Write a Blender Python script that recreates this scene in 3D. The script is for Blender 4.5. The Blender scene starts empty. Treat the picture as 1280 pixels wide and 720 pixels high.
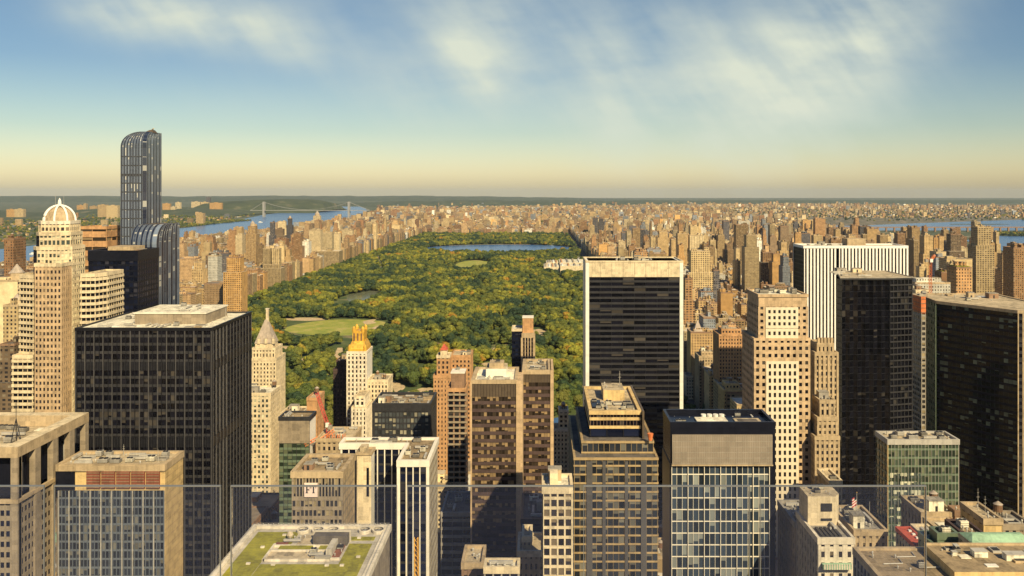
import bpy, math, random
import numpy as np
from mathutils import Vector, noise as mnoise

random.seed(7)
rng = np.random.default_rng(11)
S = bpy.context.scene
C = S.collection
F, CX, HY, H = 1050.0, 675.0, 239.0, 250.0      # focal length in photo pixels, vanishing point, eye height in metres


def X(px, Y): return (px - CX) / F * Y
def Z(py, Y): return H - (py - HY) / F * Y


# ------------------------------------------------------------------ materials
def newmat(name):
    m = bpy.data.materials.new(name); m.use_nodes = True
    nt = m.node_tree; b = nt.nodes['Principled BSDF']
    return m, nt, b


def node(nt, t, **k):
    n = nt.nodes.new(t)
    for a, v in k.items(): setattr(n, a, v)
    return n


def mth(nt, op, a, b=None, c=None, clamp=False):
    n = node(nt, 'ShaderNodeMath', operation=op); n.use_clamp = clamp
    for i, v in enumerate((a, b, c)):
        if v is None: continue
        if isinstance(v, (int, float)): n.inputs[i].default_value = v
        else: nt.links.new(v, n.inputs[i])
    return n.outputs[0]


def mixc(nt, f, a, b, mode='MIX'):
    n = node(nt, 'ShaderNodeMix', data_type='RGBA', blend_type=mode)
    for i, v in ((0, f), (6, a), (7, b)):
        if isinstance(v, (int, float)): n.inputs[i].default_value = v
        elif isinstance(v, tuple): n.inputs[i].default_value = (*v[:3], 1)
        else: nt.links.new(v, n.inputs[i])
    return n.outputs[2]


def noise_tex(nt, vec, scale, detail=3, rough=.55):
    n = node(nt, 'ShaderNodeTexNoise'); n.inputs['Scale'].default_value = scale
    n.inputs['Detail'].default_value = detail; n.inputs['Roughness'].default_value = rough
    if vec is not None: nt.links.new(vec, n.inputs['Vector'])
    return n.outputs[0]


def ramp(nt, fac, stops):
    r = node(nt, 'ShaderNodeValToRGB')
    while len(r.color_ramp.elements) < len(stops): r.color_ramp.elements.new(.5)
    for e, (p, c) in zip(r.color_ramp.elements, stops):
        e.position = p; e.color = (*c, 1) if isinstance(c, tuple) else (c, c, c, 1)
    nt.links.new(fac, r.inputs[0])
    return r.outputs[0]


def mapping(nt, vec, scale):
    n = node(nt, 'ShaderNodeVectorMath', operation='MULTIPLY'); nt.links.new(vec, n.inputs[0])
    n.inputs[1].default_value = scale
    return n.outputs[0]


def wallmat(name, col, rough=.8, var=.27, metallic=0.0, streak=True):
    """stone, brick, concrete or metal: broad blotches, fine grain and rain streaks of its own colour"""
    m, nt, b = newmat(name)
    pos = node(nt, 'ShaderNodeNewGeometry').outputs['Position']
    n1 = noise_tex(nt, pos, .09, 4); n2 = noise_tex(nt, pos, 1.3, 2)
    n3 = noise_tex(nt, mapping(nt, pos, (.9, .9, .03)), 1.0, 3)
    f = mth(nt, 'ADD', mth(nt, 'MULTIPLY', n1, .4), mth(nt, 'MULTIPLY', n2, .25))
    f = mth(nt, 'ADD', f, mth(nt, 'MULTIPLY', n3, .35))
    lo = tuple(c * (1 - var * 1.6) for c in col); hi = tuple(min(.95, c * (1 + var * 1.2)) for c in col)
    # cladding blocks: each slab of stone or panel differs a little from the next
    fl = node(nt, 'ShaderNodeVectorMath', operation='FLOOR'); nt.links.new(mapping(nt, pos, (.43, .43, .53)), fl.inputs[0])
    wn = node(nt, 'ShaderNodeTexWhiteNoise'); nt.links.new(fl.outputs[0], wn.inputs['Vector'])
    f = mth(nt, 'ADD', f, mth(nt, 'MULTIPLY', mth(nt, 'SUBTRACT', wn.outputs['Value'], .5), .16))
    nt.links.new(ramp(nt, f, [(.30, lo), (.5, col), (.70, hi)]), b.inputs['Base Color'])
    b.inputs['Roughness'].default_value = rough; b.inputs['Metallic'].default_value = metallic
    return m


def glassmat(name, dark, blind, p_blind=.3, rough=.07, lit=.0, tint2=None):
    """window glass seen from outside: each pane has its own tone, some have blinds part way down"""
    m, nt, b = newmat(name)
    at = node(nt, 'ShaderNodeAttribute', attribute_name='cell')
    sep = node(nt, 'ShaderNodeSeparateColor'); nt.links.new(at.outputs['Color'], sep.inputs[0])
    uv = node(nt, 'ShaderNodeUVMap', uv_map='UVMap'); su = node(nt, 'ShaderNodeSeparateXYZ'); nt.links.new(uv.outputs[0], su.inputs[0])
    r, g, bl = sep.outputs
    has = mth(nt, 'LESS_THAN', r, p_blind)
    low = mth(nt, 'GREATER_THAN', su.outputs[1], mth(nt, 'SUBTRACT', 1.0, mth(nt, 'MULTIPLY', g, .95)))
    mask = mth(nt, 'MULTIPLY', has, low)
    c0 = mixc(nt, bl, tuple(c * .55 for c in dark), tint2 or tuple(min(1, c * 2.0) for c in dark))
    bc = mixc(nt, bl, tuple(c * .6 for c in blind), blind)
    col = mixc(nt, mask, c0, bc)
    nt.links.new(col, b.inputs['Base Color'])
    b.inputs['Roughness'].default_value = rough
    b.inputs['IOR'].default_value = 1.5
    if max(dark) < .012 or dark[2] <= .018: b.inputs['Specular IOR Level'].default_value = .42 if 'green' in name else .33
    pos = node(nt, 'ShaderNodeNewGeometry').outputs['Position']
    bump = node(nt, 'ShaderNodeBump'); bump.inputs['Strength'].default_value = .09; bump.inputs['Distance'].default_value = .3
    nt.links.new(noise_tex(nt, pos, .6, 2), bump.inputs['Height']); nt.links.new(bump.outputs[0], b.inputs['Normal'])
    return m


W = dict(
    tan=wallmat('tan_stone', (.40, .30, .175)), cream=wallmat('cream_stone', (.60, .49, .31)), pale=wallmat('pale_limestone', (.64, .56, .42)),
    travertine=wallmat('travertine', (.55, .39, .17)), white=wallmat('white_marble', (.78, .74, .66), .6, .08), whitep=wallmat('white_panel', (.74, .70, .60), .5, .1),
    pink=wallmat('pink_granite', (.46, .325, .185)), warmwhite=wallmat('warm_marble', (.68, .58, .41), .6, .08), orange=wallmat('orange_brick', (.45, .25, .11)), brown=wallmat('brown_brick', (.24, .145, .085)),
    darkbrown=wallmat('dark_brown_brick', (.075, .05, .045)), bronze=wallmat('bronze_metal', (.10, .075, .05), .45, .15), grey=wallmat('grey_concrete', (.29, .26, .21)),
    taupe=wallmat('taupe_concrete', (.27, .215, .145)), greyblue=wallmat('blue_grey_metal', (.12, .135, .15), .4, .12), black=wallmat('black_metal', (.012, .012, .015), .35, .2),
    charcoal=wallmat('charcoal_metal', (.035, .034, .036), .4, .2), silver=wallmat('silver_metal', (.24, .26, .29), .35, .12, .5), gold=wallmat('gold_leaf', (.70, .40, .055), .42, .3, .25),
    slate=wallmat('weathered_slate', (.34, .28, .22)), bandstone=wallmat('weathered_gold_stone', (.33, .235, .115)), copper=wallmat('green_copper', (.27, .42, .27)), redtile=wallmat('red_roof_paint', (.40, .075, .04)),
    orangepaint=wallmat('orange_netting', (.60, .17, .05)), gravel=wallmat('roof_gravel', (.40, .32, .20), .95, .42), lightroof=wallmat('white_roof_membrane', (.66, .60, .45), .9, .42),
    darkroof=wallmat('dark_roof_felt', (.10, .085, .07), .95, .42), brownroof=wallmat('brown_roof_felt', (.25, .185, .105), .95, .42), metal=wallmat('galvanised_metal', (.40, .37, .31), .5, .2),
    rust=wallmat('rusty_louvre', (.20, .055, .03)), wood=wallmat('tank_wood', (.17, .095, .05)), crane_red=wallmat('red_crane_paint', (.50, .06, .05), .5),
    crane_yellow=wallmat('yellow_crane_paint', (.68, .36, .05), .5), rooflawn=wallmat('sedum_roof', (.25, .225, .018), .95, .35), terracotta=wallmat('terracotta_paving', (.22, .085, .05)),
    greenmetal=wallmat('green_grey_metal', (.13, .17, .11), .4, .2), steel=wallmat('bridge_steel', (.27, .26, .235), .6, .1), concrete=wallmat('pale_concrete', (.45, .40, .31)),
    mullgrey=wallmat('mullion_grey', (.085, .08, .078), .4, .15), navy=wallmat('navy_panel', (.009, .010, .017), .25, .2), louvre=wallmat('taupe_screen', (.23, .185, .135), .7, .12), flagred=wallmat('flag_red', (.5, .03, .04)),
    rimwhite=wallmat('white_rim', (.74, .68, .55), .6, .08), greyroof=wallmat('grey_roof', (.25, .225, .18), .95, .42),
)
for k_ in ('black', 'navy', 'charcoal', 'bronze', 'darkbrown'): W[k_].node_tree.nodes['Principled BSDF'].inputs['Specular IOR Level'].default_value = .2
G = dict(
    black=glassmat('black_glass', (.005, .005, .008), (.075, .065, .055), .13, .06),
    navy=glassmat('navy_glass', (.005, .007, .018), (.04, .04, .055), .1, .05),
    office=glassmat('office_glass', (.022, .021, .022), (.36, .29, .17), .45, .1),
    bronze=glassmat('bronze_glass', (.026, .019, .013), (.33, .23, .12), .55, .12),
    punched=glassmat('dark_window_glass', (.02, .018, .02), (.22, .17, .11), .3, .12),
    greenblack=glassmat('green_black_glass', (.005, .008, .007), (.15, .18, .12), .15, .05), mixed=glassmat('screen_glass', (.022, .032, .045), (.25, .27, .25), .3, .06),
    dim=glassmat('dim_glass', (.018, .021, .027), (.17, .16, .13), .3, .06), sooty=glassmat('sooty_glass', (.004, .004, .006), (.05, .045, .04), .04, .05),
    green=glassmat('green_glass', (.028, .04, .026), (.15, .17, .10), .35, .06),
    blue=glassmat('blue_glass', (.02, .03, .055), (.22, .24, .24), .35, .05),
    clear=glassmat('pale_office_glass', (.045, .05, .052), (.36, .33, .24), .45, .07),
    greenlit=glassmat('bright_office_glass', (.035, .045, .04), (.62, .60, .42), .55, .1),
    silver=glassmat('silver_blue_glass', (.016, .026, .065), (.50, .50, .46), .25, .05, tint2=(.19, .235, .31)),
)


# ------------------------------------------------------------------ mesh builder
class MB:
    def __init__(s):
        s.v = []; s.f = []; s.m = []; s.mats = []; s.cell = []; s.uv = False; s.smooth = False

    def mi(s, mat):
        if mat not in s.mats: s.mats.append(mat)
        return s.mats.index(mat)

    def face(s, pts, mat, cell=(0, 0, 0)):
        n = len(s.v); s.v.extend(pts); s.f.append(tuple(range(n, n + len(pts)))); s.m.append(s.mi(mat)); s.cell.append(cell)

    def box(s, x0, x1, y0, y1, z0, z1, mat, bottom=True, topmat=None):
        p = [(x0, y0), (x1, y0), (x1, y1), (x0, y1)]
        s.prism(p, z0, z1, mat, bottom, topmat)

    def prism(s, poly, z0, z1, mat, bottom=True, topmat=None, top=True):
        n = len(poly)
        for i in range(n):
            a, b = poly[i], poly[(i + 1) % n]
            s.face([(*a, z0), (*b, z0), (*b, z1), (*a, z1)], mat)
        if top: s.face([(*p, z1) for p in poly], topmat or mat)
        if bottom: s.face([(*p, z0) for p in reversed(poly)], mat)

    def frustum(s, p0, z0, p1, z1, mat, top=True):
        n = len(p0)
        for i in range(n):
            j = (i + 1) % n
            s.face([(*p0[i], z0), (*p0[j], z0), (*p1[j], z1), (*p1[i], z1)], mat)
        if top: s.face([(*p, z1) for p in p1], mat)

    def obox(s, p, d, nrm, u0, u1, z0, z1, out, mat, back=0.0, cap=True):
        """box lying along a wall edge: p start, d direction, nrm outward"""
        a = [(p[0] + d[0] * u + nrm[0] * o, p[1] + d[1] * u + nrm[1] * o) for u, o in ((u0, out), (u1, out), (u1, -back), (u0, -back))]
        for i, j in ((0, 1), (1, 2), (3, 0)):
            s.face([(*a[i], z0), (*a[j], z0), (*a[j], z1), (*a[i], z1)], mat)
        if cap:
            s.face([(*q, z1) for q in a], mat); s.face([(*q, z0) for q in reversed(a)], mat)

    def cyl(s, cx, cy, z0, z1, r0, r1, mat, n=12, top=True, bottom=False):
        c0 = [(cx + r0 * math.cos(2 * math.pi * i / n), cy + r0 * math.sin(2 * math.pi * i / n)) for i in range(n)]
        c1 = [(cx + r1 * math.cos(2 * math.pi * i / n), cy + r1 * math.sin(2 * math.pi * i / n)) for i in range(n)]
        s.frustum(c0, z0, c1, z1, mat, top)
        if bottom: s.face([(*q, z0) for q in reversed(c0)], mat)

    def tube(s, pts, r, mat, n=6):
        pts = [Vector(p) for p in pts]; rings = []
        for i, p in enumerate(pts):
            t = (pts[min(i + 1, len(pts) - 1)] - pts[max(i - 1, 0)]).normalized()
            up = Vector((0, 0, 1)) if abs(t.z) < .95 else Vector((1, 0, 0))
            a = t.cross(up).normalized(); b = t.cross(a)
            rr = r[i] if isinstance(r, (list, tuple)) else r
            rings.append([tuple(p + a * math.cos(2 * math.pi * k / n) * rr + b * math.sin(2 * math.pi * k / n) * rr) for k in range(n)])
        for i in range(len(rings) - 1):
            for k in range(n):
                s.face([rings[i][k], rings[i][(k + 1) % n], rings[i + 1][(k + 1) % n], rings[i + 1][k]], mat)
        s.face(rings[0][::-1], mat); s.face(rings[-1], mat)

    def build(s, name, parent=None, loc=None):
        me = bpy.data.meshes.new(name)
        L = Vector(loc) if loc is not None else (parent['_o'] if parent is not None else Vector((0, 0, 0)))
        L = Vector(L)
        me.from_pydata([(v[0] - L.x, v[1] - L.y, v[2] - L.z) for v in s.v], [], s.f)
        for m in s.mats: me.materials.append(m)
        me.polygons.foreach_set('material_index', s.m)
        if s.uv:
            a = me.attributes.new('cell', 'FLOAT_COLOR', 'CORNER')
            cc = []; uvs = []
            for f, c in zip(s.f, s.cell):
                for k in range(len(f)): cc.extend((*c, 1))
                uvs.extend((0, 0, 1, 0, 1, 1, 0, 1) if len(f) == 4 else [0] * (2 * len(f)))
            a.data.foreach_set('color', cc)
            u = me.uv_layers.new(name='UVMap'); u.data.foreach_set('uv', uvs)
        if s.smooth: me.polygons.foreach_set('use_smooth', [True] * len(s.f))
        me.update()
        o = bpy.data.objects.new(name, me); C.objects.link(o)
        if parent is not None: o.parent = parent
        else: o.location = L
        o['_o'] = tuple(L)
        return o


def tag(o, label=None, cat=None, group=None, kind=None):
    if label: o['label'] = label
    if cat: o['category'] = cat
    if group: o['group'] = group
    if kind: o['kind'] = kind
    return o


def empty(name, loc, label=None, cat=None, group=None):
    o = bpy.data.objects.new(name, None); C.objects.link(o); o.location = loc; o['_o'] = tuple(loc)
    o.empty_display_size = 5
    return tag(o, label, cat, group)


def rect(x0, x1, y0, y1): return [(x0, y0), (x1, y0), (x1, y1), (x0, y1)]


def offset(poly, d):
    n = len(poly); out = []
    for i in range(n):
        p0, p1, p2 = poly[i - 1], poly[i], poly[(i + 1) % n]
        a = Vector((p1[0] - p0[0], p1[1] - p0[1])).normalized(); b = Vector((p2[0] - p1[0], p2[1] - p1[1])).normalized()
        na, nb = Vector((a.y, -a.x)), Vector((b.y, -b.x))
        k = (na + nb); k = k / max(.3, k.length_squared) * 2
        out.append((p1[0] + k.x * d, p1[1] + k.y * d))
    return out


FP = []          # footprints taken
OCC = []         # (x0,x1,y0,y1,z) for the occlusion buffer


def ST(wall, glass, **k):
    d = dict(fh=3.8, bay=3.0, pier=.6, pd=.28, sh=1.2, sd=.14, span=None, corner=0.0, cd=.4, cmat=None)
    d.update(k); d['wall'] = W[wall]; d['glass'] = G[glass]; d['span'] = W[d['span']] if d['span'] else d['wall']
    d['cmat'] = W[d['cmat']] if d['cmat'] else d['wall']
    return d


class Tower:
    def __init__(s, name, label, cat, poly, group=None):
        s.poly = poly
        xs = [p[0] for p in poly]; ys = [p[1] for p in poly]
        s.x0, s.x1, s.y0, s.y1 = min(xs), max(xs), min(ys), max(ys)
        s.o = empty(name, ((s.x0 + s.x1) / 2, (s.y0 + s.y1) / 2, 0), label, cat, group)
        s.wall = MB(); s.bands = {}; s.top = 0
        s.zl = max(0, H - 500 / F * s.y0 - 5)
        FP.append((s.x0 - 3, s.x1 + 3, s.y0 - 3, s.y1 + 3))

    def facade(s, poly, z0, z1, st, over=None, key=None):
        over = over or {}
        zl = max(z0, min(s.zl, z1 - 16))
        if zl > z0 + .5 and zl < z1:
            s.wall.prism(poly, z0, zl, st['wall'], False, top=False)
        n = max(1, round((z1 - zl) / st['fh'])); fh = (z1 - zl) / n
        N = len(poly)
        for i in range(N):
            a, b = poly[i], poly[(i + 1) % N]
            d = Vector((b[0] - a[0], b[1] - a[1])); L = d.length; d = d / L; nr = (d.y, -d.x)
            e = over.get(i, st)
            if e is None or (isinstance(e, str)):
                m = W[e] if isinstance(e, str) else st['wall']
                nn = max(1, round(L / 6)); mm = max(1, round((z1 - zl) / 9))
                s.wall.face([(*a, zl), (*b, zl), (*b, z1), (*a, z1)], m)
                continue
            nb = max(1, round((L - 2 * e['corner']) / e['bay'])); bw = (L - 2 * e['corner']) / nb
            for k in range(n):
                z = zl + k * fh
                mb = s.bands.setdefault(((key, i if over else 0), round(z, 1)), MB()); mb.uv = True
                for j in range(-1 if e['corner'] else 0, nb + (1 if e['corner'] else 0)):
                    u0, u1 = e['corner'] + j * bw, e['corner'] + (j + 1) * bw
                    if j < 0: u0, u1 = 0, e['corner']
                    elif j >= nb: u0, u1 = L - e['corner'], L
                    p, q = (a[0] + d.x * u0, a[1] + d.y * u0), (a[0] + d.x * u1, a[1] + d.y * u1)
                    mb.face([(*p, z), (*q, z), (*q, z + fh), (*p, z + fh)], e['glass'], (min(1, max(0, random.random() - .6 * mnoise.noise((p[0] * .06, p[1] * .06, z * .09)))), random.random(), random.random()))
                if e['sh'] > 0:
                    s.wall.obox(a, d, nr, 0, L + e['sd'], z, z + e['sh'], e['sd'], e['span'])
            if e['pier'] > 0:
                for j in range(nb + 1):
                    u = e['corner'] + j * bw; h = e['pier'] / 2
                    u0, u1 = max(0, u - h), min(L, u + h)
                    if j == nb and e['corner'] == 0: u1 = L + e['pd']
                    if u1 > u0: s.wall.obox(a, d, nr, u0, u1, zl, z1, e['pd'], e['wall'], cap=False)
            if e['corner'] > 0:
                s.wall.obox(a, d, nr, 0, e['corner'], zl, z1, e['cd'], e['cmat'])
                s.wall.obox(a, d, nr, L - e['corner'], L + e['cd'], zl, z1, e['cd'], e['cmat'])
        OCC.append((min(p[0] for p in poly), max(p[0] for p in poly), min(p[1] for p in poly), max(p[1] for p in poly), z1))
        s.top = max(s.top, z1)

    def roof(s, poly, z, mat='gravel', pmat='grey', ph=1.0, fas=1.5, t=.5, out=.45):
        """deck, with the parapet round it standing ph above the deck and its outer face reaching fas below z"""
        m = W[pmat]; P = MB(); o, i = offset(poly, out), offset(poly, -t); n = len(poly)
        for k in range(n):
            j = (k + 1) % n
            P.face([(*o[k], z - fas), (*o[j], z - fas), (*o[j], z + ph), (*o[k], z + ph)], m)
            P.face([(*o[k], z + ph), (*o[j], z + ph), (*i[j], z + ph), (*i[k], z + ph)], m)
            P.face([(*i[j], z), (*i[k], z), (*i[k], z + ph), (*i[j], z + ph)], m)
            P.face([(*o[j], z - fas), (*o[k], z - fas), (*poly[k], z - fas), (*poly[j], z - fas)], m)
        P.build('parapet', s.o)
        R = MB(); R.face([(*p, z) for p in i], W[mat]); R.build('roof', s.o)
        s.top = max(s.top, z + ph)

    def part(s, name, mb): return mb.build(name, s.o)

    def clutter(s, x0, x1, y0, y1, z, n=6, seed=1, kinds='ubpvdtw', scale=1.0):
        r = random.Random(seed); placed = []
        for _ in range(n * 6):
            if len(placed) >= n: break
            k = r.choice(kinds)
            w, d, h = {'u': (r.uniform(2.5, 4.5), r.uniform(2, 3.5), r.uniform(1.5, 2.6)), 'b': (r.uniform(4, 7), r.uniform(3.5, 6), r.uniform(2.8, 4.5)),
                       'v': (.9, .9, r.uniform(1, 1.8)), 'd': (r.uniform(5, 10), 1.0, 1.0), 't': (3.4, 3.4, 6), 'a': (1, 1, r.uniform(5, 9)), 'p': (r.uniform(4, 8), r.uniform(3, 5.5), 1.1), 'w': (r.uniform(4, 8), r.uniform(3, 6), .35)}[k]
            w, d, h = w * scale, d * scale, h * scale
            if k == 'd' and r.random() < .5: w, d = d, w
            if x1 - x0 < w + .6 or y1 - y0 < d + .6: continue
            x, y = r.uniform(x0 + w / 2 + .2, x1 - w / 2 - .2), r.uniform(y0 + d / 2 + .2, y1 - d / 2 - .2)
            if any(abs(x - a) < (w + e) / 2 + .3 and abs(y - b) < (d + f) / 2 + .3 for a, b, e, f in placed): continue
            placed.append((x, y, w, d))
            roof_item(s.o, k, x, y, z, w, d, h, r)

    def done(s):
        s.wall.build('wall', s.o)
        for k in sorted(s.bands, key=lambda q: (q[1], str(q[0]))): s.bands[k].build('window_band', s.o)


def roof_item(par, k, x, y, z, w, d, h, r):
    m = MB()
    if k == 'u':
        mt = W[r.choice(['metal', 'lightroof', 'greyroof'])]
        m.box(x - w / 2, x + w / 2, y - d / 2, y + d / 2, z + .3, z + h, mt)
        for sx in (-1, 1): m.box(x + sx * w * .4 - .12, x + sx * w * .4 + .12, y - d / 2, y + d / 2, z, z + .3, W['charcoal'])
        for q in range(2): m.cyl(x + (q - .5) * w * .48, y, z + h, z + h + .35, min(w * .22, d * .4), min(w * .22, d * .4), W['charcoal'], 10)
        for q in range(3): m.box(x - w / 2 - .04, x + w / 2 + .04, y - d / 2 - .04, y + d / 2 + .04, z + .5 + q * h * .25, z + .62 + q * h * .25, W['charcoal'], True)
        m.build('cooling_unit', par)
    elif k == 'b':
        mt = W[r.choice(['tan', 'grey', 'cream', 'brown', 'lightroof'])]
        m.box(x - w / 2, x + w / 2, y - d / 2, y + d / 2, z, z + h, mt, False, W['gravel'])
        m.box(x - w / 2 - .15, x + w / 2 + .15, y - d / 2 - .15, y + d / 2 + .15, z + h, z + h + .25, W['greyroof'])
        m.box(x - .5, x + .5, y - d / 2 - .05, y - d / 2 + .02, z, z + 2.1, W['charcoal'])
        m.build('bulkhead', par)
    elif k == 'v':
        m.cyl(x, y, z, z + h * .7, w * .3, w * .3, W['metal'], 8); m.cyl(x, y, z + h * .7, z + h, w * .5, w * .3, W['metal'], 8, bottom=True)
        m.build('vent', par)
    elif k == 'd':
        m.box(x - w / 2, x + w / 2, y - d / 2, y + d / 2, z + .4, z + h + .4, W['metal'])
        for q in (-.4, .4): m.box(x + q * w - .15, x + q * w + .15, y + q * d - .15, y + q * d + .15, z, z + .4, W['charcoal'])
        m.build('duct', par)
    elif k == 'p':
        q0, q1, q2, q3 = x - w / 2, x + w / 2, y - d / 2, y + d / 2; mt = W[r.choice(['metal', 'tan', 'grey'])]
        for (a, e, c, f) in ((q0, q1, q2, q2 + .3), (q0, q1, q3 - .3, q3), (q0, q0 + .3, q2 + .3, q3 - .3), (q1 - .3, q1, q2 + .3, q3 - .3)): m.box(a, e, c, f, z, z + h, mt, False)
        m.box(q0 + .3, q1 - .3, q2 + .3, q3 - .3, z, z + .25, W['black'], False)
        for j in range(4): m.box(q0 + .3, q1 - .3, q2 + .5 + j * (d - 1) / 4, q2 + .7 + j * (d - 1) / 4, z + .5, z + .7, W['charcoal'])
        m.build('cooling_pit', par)
    elif k == 'w':
        m.box(x - w / 2, x + w / 2, y - d / 2, y + d / 2, z, z + h, W[r.choice(['lightroof', 'darkroof', 'whitep', 'brownroof'])], False); m.build('roof_panel', par)
    elif k == 't':
        for a in range(4):
            m.box(x + (a % 2 - .5) * w * .6 - .12, x + (a % 2 - .5) * w * .6 + .12, y + (a // 2 - .5) * w * .6 - .12, y + (a // 2 - .5) * w * .6 + .12, z, z + h * .35, W['charcoal'])
        m.cyl(x, y, z + h * .35, z + h * .8, w * .47, w * .45, W['wood'], 14, bottom=True); m.cyl(x, y, z + h * .8, z + h, w * .52, .05, W['slate'], 14, bottom=True)
        m.build('water_tank', par)
    elif k == 'a':
        m.cyl(x, y, z, z + h, .12, .06, W['metal'], 6)
        for q in (.6, .8): m.box(x - .9 * (1.2 - q), x + .9 * (1.2 - q), y - .04, y + .04, z + h * q, z + h * q + .08, W['metal'])
        m.build('antenna', par)


def simple(name, label, cat, pxl, pxr, pyt, Y, D, st, roofm='gravel', pm=None, n=4, seed=1, over=None, kinds='ubvt', group=None, tiers=(), z0=0, ph=1.0, fas=1.2):
    """one block with facades on all sides; tiers: (inset_l, inset_r, inset_y, height) stacked on top"""
    x0, x1 = X(pxl, Y), X(pxr, Y); z = Z(pyt, Y) - ph
    p = rect(x0, x1, Y, Y + D); t = Tower(name, label, cat, p, group)
    t.facade(p, z0, z, st, over); t.roof(p, z, roofm, pm or 'grey', ph, fas)
    a, b, c, d = x0, x1, Y, Y + D
    for il, ir, iy, h in tiers:
        a, b, c, d = a + il, b - ir, c + iy, d - iy
        q = rect(a, b, c, d); t.facade(q, z, z + h, st, over, key=h); z += h; t.roof(q, z, roofm, pm or 'grey', ph, fas)
    if n: t.clutter(a + .8, b - .8, c + .8, d - .8, z, n, seed, kinds)
    return t, (a, b, c, d, z)

exec_order = []
# ================================================================== the near towers
# --- tan corner tower, lower left
x1 = X(21, 330); p = rect(x1 - 56, x1, 330, 380); zt = Z(558, 330)
t = Tower('office_tower', 'tan tower with tall square openings round its roof, cut by the left edge', 'office tower', p)
st = ST('taupe', 'navy', fh=4.1, bay=2.25, pier=.75, pd=.2, sh=1.9, sd=.16)
zc = zt - 21
t.facade(p, 0, zc, st)
for i in range(4):                                   # broad piers from the ground to the rim
    a, b = p[i], p[(i + 1) % 4]; d = Vector((b[0] - a[0], b[1] - a[1])); L = d.length; d /= L; nr = (d.y, -d.x)
    nb = 4
    for j in range(nb + 1):
        u = j * L / nb; u0, u1 = max(0, u - 1.9), min(L, u + 1.9)
        if j == nb: u1 = L + .9
        t.wall.obox(a, d, nr, u0, u1, t.zl, zt - 4, .9, W['taupe'], back=1.5 if u0 > 0 else 0)
    t.wall.obox(a, d, nr, 0, L + 1.1, zc - 1.2, zc + .4, 1.1, W['tan'])
q = offset(p, -3.2)
R = MB(); R.prism(q, zc, zt - 5, W['navy'], False, W['gravel']); R.build('penthouse', t.o)
for i in (0, 1):
    a, b = q[i], q[(i + 1) % 4]; d = Vector((b[0] - a[0], b[1] - a[1])); L = d.length; d /= L
    for j in range(4):
        M_ = MB(); u = (j + .5) * L / 4
        for k in range(6): M_.obox(a, d, (d.y, -d.x), u - 3.4 + k * .62, u - 3.4 + k * .62 + .3, zc + .5, zc + 12, .35, W['metal'])
        M_.build('louvre_screen', t.o)
R = MB()
o_, i_ = offset(p, .95), offset(p, -4.4)
for k in range(4):
    j = (k + 1) % 4
    R.face([(*o_[k], zt - 4.2), (*o_[j], zt - 4.2), (*o_[j], zt), (*o_[k], zt)], W['tan'])
    R.face([(*o_[k], zt), (*o_[j], zt), (*i_[j], zt), (*i_[k], zt)], W['cream'])
    R.face([(*i_[j], zt - 4.9), (*i_[k], zt - 4.9), (*i_[k], zt), (*i_[j], zt)], W['tan'])
    R.face([(*o_[j], zt - 4.2), (*o_[k], zt - 4.2), (*i_[k], zt - 4.2), (*i_[j], zt - 4.2)], W['tan'])
R.build('roof_rim', t.o)
t.clutter(x1 - 50, x1 - 6, 336, 374, zt - 4.9, 26, 5, 'uupvwd')
M_ = MB()
for a in range(3): M_.tube([(x1 - 14 + 2.2 * math.cos(a * 2.1), 352 + 2.2 * math.sin(a * 2.1), zt - 4.9), (x1 - 14, 352, zt + 5)], .16, W['charcoal'])
M_.tube([(x1 - 14, 352, zt + 4.9), (x1 - 14, 352, zt + 12)], .12, W['charcoal'])
M_.build('antenna_tripod', t.o)
OCC.append((p[0][0], p[1][0], 330, 380, zt)); t.done()

# --- big black box
t, r = simple('office_tower', 'big black glass box tower with a flat cream roof, in front of the domed tower', 'office tower', 95, 265, 409.5, 405, 54,
              ST('black', 'black', fh=4.0, bay=2.16, pier=.22, pd=.42, sh=1.3, sd=.12, corner=.6, cmat='black', span='charcoal'), 'lightroof', 'black', 0, ph=.7, fas=.8)
a, b, c, d, z = r
mul = MB()
for i, (p0, dd, nn, L) in enumerate((((a, c), (1, 0), (0, -1), b - a), ((b, c), (0, 1), (1, 0), d - c))):
    k = round(L / 4.32)
    for j in range(k + 1):
        mul.obox(p0, dd, nn, min(L - .3, j * L / k), min(L, j * L / k + .3), t.zl, z - .9, .62, W['mullgrey'])
mul.build('mullion', t.o)
lb = MB()
for (ya, yb) in ((452, 463), (546, 559)):
    z0_, z1_ = Z(yb, 405), Z(ya, 405); lb.box(a - .45, b + .45, c - .45, d + .45, z0_, z1_, W['black'], True)
    for j in range(62): lb.box(a + j * 1.18, a + j * 1.18 + .12, c - .5, c - .44, z0_, z1_, W['charcoal'], True)
lb.build('louvre_band', t.o)
ph = MB(); ph.box(a + 21, b - 9, c + 15, d - 10, z, z + 5.2, W['taupe'], False, W['lightroof']); ph.box(a + 20.6, b - 8.6, c + 14.6, d - 9.6, z + 5.2, z + 5.8, W['rimwhite'], True, W['lightroof']); ph.build('penthouse', t.o)
t.clutter(a + 22, b - 10, c + 16, d - 11, z + 5.8, 9, 3, 'uvd', .7)
t.clutter(a + 3, b - 4, c + 2, c + 13, z, 18, 4, 'upvwd', .7); t.clutter(a + 3, a + 19, c + 14, d - 3, z, 7, 8, 'uvd', .8); t.clutter(b - 8, b - 2, c + 6, d - 3, z, 4, 9, 'va', .8)
t.done()

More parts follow.
